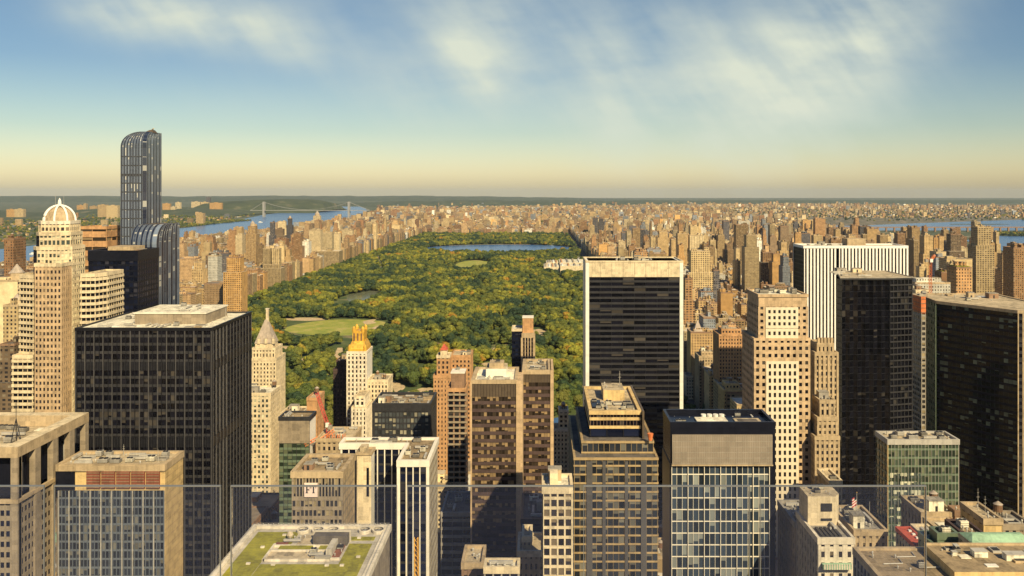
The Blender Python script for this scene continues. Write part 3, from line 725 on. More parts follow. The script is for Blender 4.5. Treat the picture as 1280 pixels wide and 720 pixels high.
for k in range(4):
    m = MB(); m.cyl(x0 + 15 + k * 2.4, Y0 + 12.4, zt - 2.2, zt - .3, 1.05, 1.05, W['whitep'], 14); m.build('tank', t.o)
m = MB(); m.box(x0 + 26, x0 + 36, Y0 + 4, Y0 + 10, zt - 2.2, zt - 1.2, W['gravel']); m.box(x0 + 27.2, x0 + 34.8, Y0 + 5.5, Y0 + 8.5, zt - 1.2, zt - 1.1, W['darkroof']); m.build('cooling_pit', t.o)
t.clutter(x0 + 1.5, x0 + 11, Y0 + 2, Y0 + 16, zt - 2.2, 8, 2, 'uuvd', .6); t.clutter(x0 + 23, x1 - 2, Y0 + 11.5, Y0 + 17, zt - 2.2, 5, 3, 'uvd', .6); t.done()
OCC.append((x0, x1, Y0, Y0 + 19, zt))

# --- pink-tan tower with white chequer window panel
Y0 = 470; x0, x1 = X(943, Y0), X(1012, Y0); zt = Z(368, Y0); zm = Z(424, Y0); p = rect(x0, x1, Y0, Y0 + 27); pu = rect(x0 + 2.6, x1 - 1, Y0 + .8, Y0 + 26)
t = Tower('office_tower', 'pink-tan stone tower with black square windows on a white chequered panel', 'office tower', p)
stc = ST('pink', 'black', fh=4.0, bay=3.45, pier=1.75, pd=.3, sh=2.05, sd=.31)
t.facade(p, 0, zm, stc); t.facade(pu, zm, zt - 7, stc, key=1)
t.wall.prism(pu, zt - 7, zt - .8, W['pink'], False, top=False)
t.roof(p, zm, 'gravel', 'pink', .6, .8); t.roof(pu, zt - .8, 'lightroof', 'pink', .8, .8)
m = MB()
xc0, xc1 = x0 + 7.1, x1 - 7.0
for (za, zz, y) in ((zt - 18.2, zt - 8, Y0 + .8), (zt - 31, zt - 20, Y0 + .8), (t.zl, zm - 13, Y0)):
    n = round((zz - za) / 4.0); nb = 6; bw = (xc1 - xc0) / nb; fh = (zz - za) / n
    m.box(xc0, xc1, y - .36, y - .33, za, zz, W['black'])
    for k in range(n + 1): m.box(xc0 - .6, xc1 + .6, y - .62, y - .361, za + k * fh - .78, za + k * fh + .78, W['warmwhite'])
    for j in range(nb + 1): m.box(xc0 + j * bw - .72, xc0 + j * bw + .72, y - .66, y - .362, za - .7, zz + .7, W['warmwhite'])
m.build('marble_panel', t.o)
t.clutter(pu[0][0] + 2, pu[1][0] - 2, Y0 + 8, Y0 + 25, zt - .8, 7, 2, 'ubu', 1.1); t.done()

# --- white-striped marble slab
Y0 = 720; x0, x1 = X(1005, Y0), X(1134, Y0); zt = Z(307, Y0); p = rect(x0, x1, Y0, Y0 + 28)
t = Tower('office_tower', 'broad tower of white marble stripes and dark window strips, behind the black sawtooth tower', 'office tower', p)
stm = ST('white', 'black', fh=3.8, bay=2.95, pier=1.55, pd=.7, sh=.9, sd=.1, span='black')
xn = X(1046, Y0)
pa, pb = rect(x0, xn - 1.4, Y0 + .3, Y0 + 28), rect(xn + 1.8, x1, Y0, Y0 + 28)
t.facade(pa, 0, zt - 2, stm, {1: 'charcoal', 3: ST('charcoal', 'black', fh=3.8, bay=2.9, pier=1.2, sh=1, span='charcoal')}); t.facade(pb, 0, zt - 2, stm, {3: 'charcoal'}, key=2)  # outer left side charcoal: its shade is put into the colour
t.wall.box(xn - 1.4, xn + 1.8, Y0 + 4, Y0 + 27, t.zl, zt - 2, W['black'])
t.roof(p, zt - 1, 'gravel', 'white', 1.0, 1.3, 1, .75)
m = MB(); m.box(x0 + 40, x0 + 56, Y0 + 8, Y0 + 20, zt - 1, zt + 5.5, W['tan']); m.build('penthouse', t.o); t.clutter(x0 + 4, x0 + 38, Y0 + 5, Y0 + 24, zt - 1, 6, 5, 'ubd'); t.done()

# --- black sawtooth tower
Y0 = 520; xa, xm, xb = X(1050, Y0), X(1112, Y0), X(1143, Y0); zt = Z(347, Y0)
p = [(xa, Y0 + 6), (xa + 1.2, Y0)]
n = 6; w = (xm - xa - 1.2) / n
for k in range(n): p += [(xa + 1.2 + w * (k + .55), Y0 + 1.6), (xa + 1.2 + w * (k + 1), Y0 + .2)]
p += [(xb, Y0 + 4), (xb, Y0 + 44), (X(1045, Y0 + 44), Y0 + 44)]
t = Tower('office_tower', 'black sawtooth-faced tower with a ribbed right side, in front of the marble stripes', 'office tower', p)
stt = ST('black', 'sooty', fh=3.9, bay=2.4, pier=.08, pd=.05, sh=.5, sd=.04, span='black')
str_ = ST('charcoal', 'sooty', fh=3.9, bay=2.5, pier=.35, pd=.45, sh=.8, sd=.7, span='charcoal')
ne = len(p)
t.facade(p, 0, zt - 1.2, stt, {ne - 4: str_, ne - 3: str_})
m = MB(); o_ = [(xa, Y0 - .4), (xm, Y0 - .4), (xb + .6, Y0 + 3.2), (xb + .6, Y0 + 44), (X(1045, Y0 + 44), Y0 + 44)]
m.prism(o_, zt - 1.4, zt - .4, W['charcoal'], True); m.build('roof_slab', t.o)
t.roof(o_, zt - .15, 'gravel', 'grey', .4, .2, .4, .1); t.clutter(xa + 3, xb - 3, Y0 + 8, Y0 + 40, zt - .4, 12, 5, 'ubpdvw', .9); t.done()

# --- green-black angled tower, right edge
za = Z(373, 530); xq = X(1158, 540)
p = [(xq, 540), (X(1170, 522), 522), (X(1272, 480), 480), (X(1272, 480) + 9, 478), (X(1272, 480) + 30, 478), (X(1272, 480) + 30, 560), (X(1158, 560), 560)]
t = Tower('office_tower', 'green-black polished tower with a slanting face, cut by the right frame edge', 'office tower', p)
stx = ST('black', 'greenblack', fh=3.9, bay=2.6, pier=.1, pd=.08, sh=1.5, sd=.1, span='navy')
stp = ST('greenmetal', 'greenlit', fh=3.9, bay=3.2, pier=.7, pd=.3, sh=1.7, sd=.2, span='greenmetal')
t.facade(p, 0, za - 2, stx, {0: stp, 2: ST('tan', 'black', fh=3.9, bay=3, pier=1.2, sh=1.8, span='charcoal')})
t.roof(p, za - 1, 'gravel', 'tan', .6, 1.2, 1.2, .35); t.clutter(xq + 14, xq + 46, 522, 556, za - 1, 14, 8, 'ubpdvw', .9); t.done()

# --- green glass low tower
Y0 = 380; t, r = simple('office_block', 'low green glass tower with a sandy roof and bright windows, lower right', 'office building', 1110, 1198, 549, Y0, 13,
    ST('metal', 'green', fh=3.9, bay=1.55, pier=.12, pd=.2, sh=.9, sd=.12, span='greenmetal'), 'gravel', 'metal', 12, 4, {3: ST('travertine', 'green', fh=3.9, bay=3, pier=.2, sh=1.2, span='greenmetal')}, 'uuvd', ph=1.2)
m = MB(); m.uv = True
for k in range(9):
    for j in range(9):
        u = r[0] + 1 + j * 1.55; z_ = r[4] - 14 - k * 3.9
        m.face([(u, Y0 - .15, z_ - 2.6), (u + 1.3, Y0 - .15, z_ - 2.6), (u + 1.3, Y0 - .15, z_), (u, Y0 - .15, z_)], G['greenlit'], (random.random() * .9, random.random(), random.random()))
m.build('blind_row', t.o); t.done()

# --- cream art deco group beside the sawtooth tower
Y0 = 500; t, r = simple('apartment_tower', 'tan art deco tower with a crenellated top, squeezed left of the black sawtooth tower', 'office tower', 1019, 1047, 440, Y0, 16, ST('tan', 'punched', fh=3.6, bay=2.6, pier=1.5, pd=.5, sh=1.2, sd=.1), 'gravel', 'tan', 0, 3, tiers=((2, 2, 2, 5),))
for k in range(5):
    m = MB(); u = r[0] + k * (r[1] - r[0] - 1.4) / 4
    m.box(u, u + 1.4, r[2] - .3, r[2] + 1.6, r[4] + 1, r[4] + 4, W['tan']); m.build('battlement', t.o)
t.done()
t, r = simple('office_tower', 'stepped tan tower half in shadow below the crenellated art deco tower', 'office tower', 1019, 1049, 545, 462, 20, ST('tan', 'punched', fh=3.6, bay=2.4, pier=1.4, pd=.3, sh=1.6), 'gravel', 'tan', 3, 3, tiers=((2, 0.6, 2, 10), (2, .5, 2, 9))); t.done()

# --- west side: domed tower
cx, cy = -290.5, 508; zt = Z(277, 500)
def octa(r, c): return [(cx + a * r, cy + b * r) for a, b in ((-c, -1), (c, -1), (1, -c), (1, c), (c, 1), (-c, 1), (-1, c), (-1, -c))]
xw0, xw1 = X(23, 498), X(128, 498)
p = octa(16, .6)
t = Tower('domed_tower', 'cream stone tower with an open white ribbed dome, behind the big black box', 'office tower', rect(xw0, xw1, 494, 524))
stD = ST('cream', 'greenlit', fh=3.6, bay=2.3, pier=.8, pd=.3, sh=1.55, sd=.31)
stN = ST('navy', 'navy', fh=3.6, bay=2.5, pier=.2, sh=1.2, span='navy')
zwi, zlo = Z(345, 498), Z(444, 494)
wl = [(xw0, 500), (X(44, 499), 497), (X(44, 499), 520), (xw0, 520)]; wr = [(X(105, 497), 494.5), (X(120, 497), 496), (xw1, 503), (xw1, 522), (X(105, 497), 522)]
stB = ST('cream', 'black', fh=3.6, bay=2.6, pier=.25, pd=.3, sh=1.7, sd=.7)
t.facade(wl, 0, zwi, stB, key='l'); t.facade(wr, 0, zwi + 1, stB, key='r'); t.roof(wl, zwi, 'gravel', 'cream', .8); t.roof(wr, zwi + 1, 'gravel', 'cream', .8)
wl2 = rect(X(18, 492), X(42, 492), 491, 500); t.facade(wl2, 0, zlo, stB, key='l2'); t.roof(wl2, zlo, 'gravel', 'cream', .8)
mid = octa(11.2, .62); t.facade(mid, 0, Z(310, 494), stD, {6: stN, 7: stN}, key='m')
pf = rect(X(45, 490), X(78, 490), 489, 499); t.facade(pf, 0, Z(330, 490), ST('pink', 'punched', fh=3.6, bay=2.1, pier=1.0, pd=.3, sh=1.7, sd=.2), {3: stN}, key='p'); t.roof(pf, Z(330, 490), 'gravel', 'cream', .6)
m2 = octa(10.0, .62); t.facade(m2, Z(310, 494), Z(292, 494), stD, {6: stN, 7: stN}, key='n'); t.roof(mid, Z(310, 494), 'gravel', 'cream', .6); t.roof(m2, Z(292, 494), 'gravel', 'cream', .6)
m3 = octa(9.2, .6); t.facade(m3, Z(292, 494), zt, ST('cream', 'punched', fh=4.2, bay=2.4, pier=.9, sh=1.4), key='o'); t.roof(m3, zt, 'gravel', 'pale', .5)
Rd = 8.9
for k in range(8):
    m = MB(); a = k * math.pi / 4 + .2
    pts = [(cx + Rd * math.cos(f) * math.cos(a), cy + Rd * math.cos(f) * math.sin(a), zt + .3 + Rd * 1.05 * math.sin(f)) for f in [i * math.pi / 2 / 9 for i in range(10)]]
    m.tube(pts, .62, W['white'], 6); m.build('dome_rib', t.o)
m = MB(); m.smooth = True
for j in range(6):
    for k in range(20):
        def dp(j, k): f, a = j * math.pi / 12, k * math.pi / 10; return (cx + 8.2 * math.cos(f) * math.cos(a), cy + 8.2 * math.cos(f) * math.sin(a), zt + .2 + 8.6 * math.sin(f))
        m.face([dp(j, k), dp(j, k + 1), dp(j + 1, k + 1), dp(j + 1, k)], W['tan'])
m.build('dome', t.o)
m = MB(); m.cyl(cx, cy, zt + 9.2, zt + 12.2, 1.1, .9, W['white'], 10); m.cyl(cx, cy, zt + 12.2, zt + 14, .9, .1, W['white'], 10); m.build('finial', t.o)
m = MB()
for dx in (-2.5, 2.5): m.tube([(cx + dx, cy, zt + 8), (cx + dx, cy, zt + 16)], .08, W['metal'], 5)
m.build('antenna', t.o); t.done()
OCC.append((cx - 14, cx + 14, 494, 522, Z(300, 494))); OCC.append((xw0, xw1, 500, 520, zwi))

# --- curved glass tower and its lower wing
def waterfall(t, x0, x1, y0, y1, z0, z1, rl, rf, nb, mat_glass, name):
    """glass block of vertical stripes whose top rolls back over the left side and the front; one part per storey"""
    nst = 34; wall = t.wall
    def inset(z):
        def f(r):
            d = z - (z1 - r)
            return 0 if d <= 0 else r - math.sqrt(max(0, r * r - d * d))
        return (f(rl) if rl else 0), (f(rf) if rf else 0)
    zs = [z0 + (z1 - max(rl, rf) - z0) * i / nst for i in range(nst)]
    rr = max(rl, rf); zs += [z1 - rr + rr * math.sin(a * math.pi / 2 / 12) for a in range(0, 12)] + [z1 - .15]
    rows = []
    for z in zs:
        il, jf = inset(z)
        a, b, c = x0 + il, x1, y0 + jf
        ch = 2.2
        ring = [(a + (b - ch - a) * k / nb, c) for k in range(nb + 1)] + [(b, c + ch)] + [(b, c + ch + (y1 - c - ch) * k / 10) for k in range(1, 11)] + [(a, y1)] + [(a, y1 + (c - y1) * k / 8) for k in range(1, 8)]
        rows.append([(*q, z) for q in ring])
    n = len(rows[0]); tone = [random.random() for _ in range(n)]
    for i in range(len(rows) - 1):
        mb = MB(); mb.uv = True
        for k in range(n):
            mb.face([rows[i][k], rows[i][(k + 1) % n], rows[i + 1][(k + 1) % n], rows[i + 1][k]], mat_glass, (random.random() if k % 2 else .9, random.random(), .85 * tone[k] + .15 * random.random() if k % 2 else .1 * random.random()))
        mb.build('window_band', t.o)
        for k in range(n):
            p, q = Vector(rows[i][k]), Vector(rows[i + 1][k])
            if k % 1 == 0 and (q - p).length > .05:
                o = Vector((p.x - (a + b) / 2, 0, 0)).normalized() * 0
                e = .11
                wall.face([(p.x - e, p.y - .32, p.z), (p.x + e, p.y - .32, p.z), (q.x + e, q.y - .32, q.z + .1), (q.x - e, q.y - .32, q.z + .1)], W['silver'])
                wall.face([(p.x + e, p.y - .32, p.z), (p.x + e, p.y, p.z), (q.x + e, q.y, q.z + .1), (q.x + e, q.y - .32, q.z + .1)], W['silver'])
                wall.face([(p.x - e, p.y, p.z), (p.x - e, p.y - .32, p.z), (q.x - e, q.y - .32, q.z + .1), (q.x - e, q.y, q.z + .1)], W['silver'])
        p0, p1 = rows[i][0], rows[i][nb]
        if i % 1 == 0 and i < nst: wall.box(p0[0], p1[0], p0[1] - .12, p0[1] - .02, p0[2] - (1.4 if i % 9 == 4 else .4), p0[2] + .4, W['charcoal'])
    cap = MB(); cap.face(rows[-1], W['bronze']); cap.build('roof', t.o)


Y0 = 620; x0, x1 = X(151, Y0), X(182, Y0); zt = Z(163.5, Y0)
t = Tower('glass_tower', 'tall silver-blue glass skyscraper with a curved rolling top, rising over the river', 'skyscraper', rect(x0, x1, Y0, Y0 + 26))
xs_ = x1 - 2
waterfall(t, x0, x1, Y0, Y0 + 26, 60, zt, 12.5, 9, 15, G['silver'], 'main')
m = MB(); m.frustum(rect(xs_ - 5, xs_ + 2.4, Y0 + 11, Y0 + 19), zt - .6, rect(xs_ - 1, xs_ + 1.6, Y0 + 13, Y0 + 16), zt + 1.6, W['bronze']); m.tube([(xs_ - 1, Y0 + 14, zt + .8), (xs_ + 2.5, Y0 + 12, zt + 2.6)], .45, W['gravel'], 6); m.build('cleaning_rig', t.o); t.done()
OCC.append((x0 + 4, x1, Y0, Y0 + 26, zt - 10))
Y1 = 596; x0, x1 = x1 + .6, X(194, 596)
t = Tower('glass_wing', 'lower striped glass block with a rounded top at the foot of the curved skyscraper', 'office tower', rect(x0, x1, Y1, Y1 + 40))
waterfall(t, x0, x1, Y1, Y1 + 40, 60, Z(281, Y1), 0, 14, 9, G['silver'], 'wing'); t.done(); OCC.append((x0, x1, Y1, Y1 + 40, Z(284, Y1)))

t, r = simple('office_tower', 'navy glass box tower between the domed tower and the curved glass skyscraper', 'office tower', 111, 172, 313, 555, 30, ST('navy', 'navy', fh=3.7, bay=2.6, pier=.25, pd=.2, sh=1.3, span='navy'), 'gravel', 'navy', 9, 5, ph=3, fas=4)
m = MB(); m.box(r[0] + 9, r[1] - 6, 562, 578, r[4], r[4] + 5, W['tan']); m.build('penthouse', t.o); t.done()
t, r = simple('office_tower', 'copper-brown tower with tan ledges peeping out right behind the domed tower', 'office tower', 98, 133, 283, 650, 24, ST('orange', 'bronze', fh=7.5, bay=9, pier=.3, sh=4.5, sd=.6), 'gravel', 'orange', 2, 5); t.done()

# --- low group, bottom centre
t, r = simple('apartment_house', 'narrow cream building with an irregular white window grid, bottom centre', 'apartment building', 679, 715, 609, 270, 13, ST('cream', 'punched', fh=3.2, bay=2.2, pier=.55, pd=.35, sh=.9, sd=.3), 'lightroof', 'cream', 3, 4, {1: 'tan', 3: 'tan'}, ph=.8)
m = MB(); m.box(r[0] + 2.2, r[0] + 4.8, 273, 277, r[4], r[4] + 4.2, W['cream']); m.build('bulkhead', t.o); t.done()
t, r = simple('apartment_house', 'squat tan house with chimneys at the photo foot, left of the narrow cream building', 'house', 648, 680, 688, 300, 16, ST('tan', 'punched', fh=3.4, bay=2, pier=1.1, sh=1.6), 'gravel', 'cream', 4, 4, None, 'bvu', tiers=((1.5, 4.6, 3, 4),)); t.done()
t, r = simple('apartment_house', 'tan penthouse block with tank at the photo foot below the twin bronze towers', 'house', 578, 603, 703, 285, 14, ST('brown', 'punched', fh=3.4, bay=2, pier=1, sh=1.5), 'gravel', 'tan', 4, 9, None, 'bvt'); t.done()
t, r = simple('low_block', 'low block with pale ledges in deep shade under the brown balcony tower', 'office building', 552, 592, 640, 430, 30, ST('grey', 'black', fh=4, bay=6, pier=.3, sh=1.6, sd=.4), 'darkroof', 'grey', 8, 9, None, 'uvd'); t.done()
t, r = simple('low_block', 'dark-roofed block in shade between the twin bronze towers and the narrow cream building', 'office building', 652, 692, 648, 360, 30, ST('charcoal', 'navy', fh=4, bay=4, pier=.3, sh=1.6), 'darkroof', 'charcoal', 10, 9, None, 'uvdb'); t.done()
t, r = simple('low_block', 'flat white-roofed low block at the very foot of the photo, bottom centre', 'office building', 606, 648, 708, 270, 6, ST('grey', 'navy', fh=4, bay=3, pier=.5, sh=1.6), 'lightroof', 'cream', 6, 19, None, 'uvd'); t.done()

# --- bottom right group
Y0 = 290; t, r = simple('apartment_house', 'cream setback block with a chamfered penthouse, low right of the chequered tower', 'apartment building', 1023, 1067, 672, Y0, 24, ST('pale', 'punched', fh=3.6, bay=3, pier=1.8, pd=.2, sh=1.7), 'greyroof', 'pale', 4, 3, {3: ST('grey', 'punched', fh=3.6, bay=3, pier=1.8, sh=1.7)}, 'uvd')
a, b, c, d, z = r
m = MB(); m.prism([(a + .5, 303), (b - 1.5, 303), (b + .5, 306), (b + .5, 313), (a + .5, 313)], z, z + 10.5, W['cream'], False, W['gravel']); m.box(a + 5.2, b - 3, 302.7, 303.05, z + 5.2, z + 8, W['charcoal']); m.box(a + 5.2, b - 3, 302.7, 303.05, z + 1.8, z + 2.6, W['charcoal']); m.build('penthouse', t.o)
m = MB()
for k in range(5): m.box(a + 2 + k * 1.5, a + 3 + k * 1.5, c + 2, c + 10, z, z + .8, W['charcoal'])
m.build('cooling_unit', t.o)
m = MB(); m.box(a + 1, b - 1, c - 2.4, c - .3, z - 9, z - 7.6, W['copper'])
for k in range(12): m.box(a + 1.2 + k * .85, a + 1.6 + k * .85, c - 2.5, c - 2.38, z - 9, z - 7.2, W['pale'])
m.build('awning', t.o); t.clutter(a + 1, b - 1, 304, 312, z + 10.5, 7, 3, 'uuv', .6); t.done()
t, r = simple('apartment_house', 'dark stone block in shade with cluttered roof, left of the cream setback block', 'apartment building', 994, 1021, 652, 315, 22, ST('taupe', 'punched', fh=3.6, bay=2.4, pier=1.2, sh=1.6), 'greyroof', 'grey', 9, 33, None, 'uvdb'); t.done()
t, r = simple('apartment_house', 'tan block with grey roof units, right of the cream setback block', 'apartment building', 1068, 1108, 662, 310, 24, ST('tan', 'punched', fh=3.6, bay=2.6, pier=1.4, sh=1.6), 'greyroof', 'tan', 12, 34, {3: 'cream'}, 'uuvdb'); t.done()
xl = X(1068, 222); zr = Z(684, 222); p = rect(xl, xl + 85, 188, 222)
t = Tower('office_building', 'broad flat brown roof with a raised right half, filling the bottom right corner', 'office building', p)
t.facade(p, 0, zr - .8, ST('taupe', 'office', fh=3.8, bay=3, pier=.9, sh=1.5), {3: ST('grey', 'navy', fh=3.8, bay=2.2, pier=.7, sh=.5)}); t.roof(p, zr - .6, 'brownroof', 'tan', .6, 1.4, .7, .4)
xm = X(1176, 211); m = MB(); m.box(xm, xl + 84, 204, 219.5, zr - .6, zr + 1.6, W['travertine'], False, W['brownroof']); m.box(xm - .2, xl + 84.2, 219.3, 219.9, zr - .6, zr + 2.1, W['tan']); m.build('raised_roof', t.o)
for (u, v, w, d, h) in ((9, 8, 3.4, 2.2, 1.4), (4, 9, 1.2, 1, .9), (5.6, 11, 1, 1.4, 1.6), (16, 6, 5, 2.2, 1.5), (26, 8, 3, 2, 1.2), (33, 5, 4, 2, 1.4)):
    m = MB(); m.box(xm + u, xm + u + w, 204 + v, 204 + v + d, zr + 1.6, zr + 1.6 + h, W['lightroof']); m.box(xm + u - .1, xm + u + w + .1, 203.9 + v, 204.1 + v + d, zr + 1.6 + h, zr + 1.75 + h, W['metal']); m.build('cooling_unit', t.o)
t.clutter(xl + 2, xm - 2, 206, 220, zr - .6, 6, 31, 'vvu', .6)
for k, (x_, y_) in enumerate(((xl + 4, 213), (xl + 9, 217), (xl + 14, 211), (xm + 12, 217), (xm + 22, 214))):
    m = MB(); m.tube([(x_, y_, zr - .4), (x_ + 5, y_ + .3, zr - .4), (x_ + 5.2, y_ + 3, zr - .4)], .13, W['metal'], 6); m.build('pipe', t.o)
t.clutter(xm + 1, xm + 26, 205, 218, zr + 1.6, 12, 77, 'vvudpw', .5)
OCC.append((xl, xl + 85, 188, 222, zr)); t.done()
# red roof, green copper roof and tan blocks behind
t, r = simple('townhouse', 'low house with a bright red flat roof near the bottom right corner', 'house', 1144, 1161, 680, 290, 15, ST('grey', 'punched', fh=3.4, bay=2.4, pier=1.4, sh=1.5), 'redtile', 'redtile', 0, 3, ph=.3)
for k in range(4):
    m = MB(); m.box(r[1] - 2, r[1] - 1, 292 + k * 3, 293 + k * 3, r[4], r[4] + .5, W['whitep']); m.build('skylight', t.o)
t.done()
t, r = simple('townhouse', 'white-roofed house cluttered with ducts, right beside the bright red roof', 'house', 1162, 1182, 675, 292, 14, ST('cream', 'punched', fh=3.4, bay=2.4, pier=1.4, sh=1.5), 'lightroof', 'cream', 7, 5, None, 'uvd'); t.done()
t, r = simple('apartment_house', 'tan block topped with brown roof huts, rising behind the bright red roof', 'apartment building', 1152, 1193, 640, 335, 18, ST('tan', 'punched', fh=3.5, bay=3, pier=2, sh=1.8), 'gravel', 'tan', 9, 6, None, 'btuv'); t.done()
t, r = simple('apartment_house', 'long shed with a pale green copper roof at the bottom right edge', 'house', 1216, 1292, 679, 262, 8, ST('tan', 'punched', fh=3.5, bay=3, pier=1.6, sh=1.6), 'copper', 'cream', 0, 6, ph=.4)
m = MB(); m.frustum(rect(r[0] - .4, r[1] + .4, r[2] - .4, r[3] + .4), r[4] + .45, rect(r[0] + 1.6, r[1] - 1.6, r[2] + 3.4, r[3] - 3.4), r[4] + 1.9, W['copper']); m.build('copper_roof', t.o); t.done()
t, r = simple('apartment_house', 'golden blank-walled block with roof dish, above the green copper roof', 'apartment building', 1230, 1252, 648, 300, 16, ST('travertine', 'punched', fh=4, bay=4, pier=2, sh=2), 'gravel', 'tan', 6, 6, {0: 'travertine'}, 'uva'); t.done()
for i, (a, b, y, Y, lab, mt) in enumerate(((1176, 1206, 664, 300, 'tan huts crowded with vents just right of the white duct roof', 'tan'), (1194, 1226, 652, 330, 'grey-brown low block below the green glass tower', 'brown'),
        (1254, 1290, 655, 310, 'taupe stepped block at the right edge beside the golden blank wall', 'taupe'), (1172, 1216, 684, 270, 'green-grey terrace roofs left of the copper roof', 'greenmetal'), (1206, 1232, 668, 285, 'sloping dark-roofed block left of the golden blank wall', 'darkbrown'))):
    t, r = simple('apartment_house', lab, 'house', a, b, y, Y, 13, ST(mt, 'punched', fh=3.5, bay=2.6, pier=1.4, sh=1.6), ['gravel', 'brownroof', 'greyroof'][i % 3], mt, 10, 50 + i, None, 'ubpvdtw', tiers=((2, 3, 4, 3),) if i % 2 else ()); t.done()
t, r = simple('apartment_house', 'small corniced tan tower in shade at the foot of the black sawtooth tower', 'apartment building', 1037, 1052, 600, 436, 18, ST('tan', 'punched', fh=3.5, bay=2, pier=1.2, sh=1.6), 'gravel', 'cream', 2, 6); t.done()
# --- blocks right of the white-edged slab
for (a, b, y, Y, D, mt, gl, lab, ti) in (
        (899, 931, 418, 880, 30, 'orange', 'punched', 'orange-brown slab with a dark left side, left of the chequered tower', ((4, 3, 6, 5),)),
        (874, 898, 445, 960, 26, 'tan', 'punched', 'tan block with rows of small windows above the plaza trees', ((4, 4, 6, 4),)),
        (905, 929, 487, 835, 26, 'travertine', 'punched', 'golden low block with stepped roof just left of the chequered tower', ((3, 3, 5, 5),)),
        (864, 884, 428, 1030, 26, 'pink', 'punched', 'pinkish hotel with a pointed slate spire above the plaza trees', ()),
        (885, 900, 436, 1090, 22, 'pink', 'punched', 'narrow stepped pinkish tower right beside the spired hotel', ((3, 3, 4, 8),)),
        (858, 873, 470, 1010, 24, 'cream', 'punched', 'cream corner house left of the plaza, half hidden by the white-edged slab', ()),
        (1146, 1160, 480, 640, 30, 'greyblue', 'blue', 'narrow blue-grey block in the gap beside the sawtooth tower', ()),
        (1145, 1162, 362, 800, 30, 'cream', 'punched', 'pale office block in the gap left of the orange netting', ())):
    t, r = simple('apartment_house', lab, 'apartment building', a, b, y, Y, D, ST(mt, gl, fh=3.6, bay=3.1, pier=1.6, pd=.3, sh=1.7), 'gravel', mt, 3, int(a), tiers=ti)
    if 'spire' in lab:
        m = MB(); q = rect(r[0] + 3, r[1] - 3, r[2] + 4, r[3] - 8); m.prism(q, r[4], r[4] + 9, W['pink'], False); mx, my = (q[0][0] + q[1][0]) / 2, (q[0][1] + q[2][1]) / 2
        m.frustum(offset(q, .4), r[4] + 9, rect(mx - .3, mx + .3, my - .3, my + .3), r[4] + 27, W['slate']); m.build('spire', t.o)
    t.done()


# ------------------------------------------------------------------ cranes, flag, rail
def lattice(m, p, q, w, mat, n, r=.14):
    p, q = Vector(p), Vector(q); d = (q - p).normalized(); a = d.cross(Vector((0, 1, 0))).normalized() * w / 2
    b = d.cross(a).normalized() * w / 2
    cs = [a + b, a - b, -a - b, b - a]
    for c in cs: m.tube([p + c, q + c], r, mat, 4)
    for k in range(n):
        s, e = p.lerp(q, k / n), p.lerp(q, (k + 1) / n)
        for j in range(4): m.tube([s + cs[j], e + cs[(j + 1) % 4]], r * .7, mat, 4)


def crane(loc, label, mat, mast_h, tip, back, w=1.6):
    o = empty('tower_crane', loc, label, 'crane')
    b = Vector(loc); top = b + Vector((0, 0, mast_h))
    m = MB(); lattice(m, b, top, w, mat, max(3, int(mast_h / 2.5))); m.build('mast', o)
    m = MB(); lattice(m, top, Vector(tip), w * .9, mat, 12); m.build('jib', o)
    m = MB(); lattice(m, top, Vector(back), w * .8, mat, 3); m.box(back[0] - 1, back[0] + 1, back[1] - 1, back[1] + 1, back[2] - 2.4, back[2] - .2, W['grey']); m.build('counter_jib', o)
    m = MB(); m.box(top.x - 1, top.x + 1, top.y - 2, top.y - .8, top.z - .5, top.z + 2, W['whitep']); m.build('cab', o)
    return o


t, r = simple('building_site', 'unfinished tan block with orange scaffolding at the foot of the red crane', 'building site', 396, 440, 548, 480, 24, ST('tan', 'punched', fh=3.6, bay=3, pier=1.5, sh=1.5), 'gravel', 'tan', 9, 61, None, 'ubpdvw')
m = MB(); lattice(m, (r[0] + 2, 481, r[4]), (r[0] + 9, 484, r[4] + 4.5), 1.5, W['orangepaint'], 6); lattice(m, (r[0], 483, r[4] + .5), (r[0] - 7, 480, r[4] - 3), 1.4, W['orangepaint'], 5)
for k in range(4): lattice(m, (r[0] + 6 + 3 * k, 482, r[4]), (r[0] + 6 + 3 * k, 482, r[4] + 3), 1.3, W['orangepaint'], 2, .1)
m.build('scaffold', t.o); t.done()
crane((X(410, 492), 492, r[4] + 1), 'red luffing crane leaning over the unfinished tan block', W['crane_red'], 4, (X(396, 500), 500, Z(491, 500)), (X(413, 490), 490, r[4] + 6))
t, r = simple('apartment_house', 'brown brick block directly behind the red crane', 'apartment building', 384, 396, 497, 600, 20, ST('orange', 'punched', fh=3.5, bay=4, pier=2, sh=1.7), 'gravel', 'orange', 1, 3, {0: 'orange'}); t.done()
b0 = (X(521, 316), 316, Z(760, 316))
crane(b0, 'yellow lattice crane jib standing in front of the dark white-framed tower', W['crane_yellow'], 4, (X(520, 318), 318, Z(672, 318)), (b0[0] - 3, 315, b0[2] + 4), 1.5)
t, r = simple('building_site', 'tower core wrapped in orange netting, rising behind the slanting green-black tower', 'building site', 1152, 1186, 381, 610, 20, ST('grey', 'office', fh=3.8, bay=3, pier=.5, sh=1.5), 'gravel', 'grey', 0, 3)
m = MB(); m.box(r[0] - .6, r[1] + .6, 609.4, 630.6, r[4] - 5, r[4] + 7, W['orangepaint'], True, W['gravel'])
for k in range(4): m.box(r[0] - .9, r[1] + .9, 609.1, 630.9, r[4] - 4.5 + k * 3.2, r[4] - 4.1 + k * 3.2, W['brown'])
m.build('netting', t.o); t.clutter(r[0] + 1, r[1] - 1, 612, 628, r[4] + 7, 4, 3, 'udp', .9); r = (*r[:4], r[4] + 7); t.done()
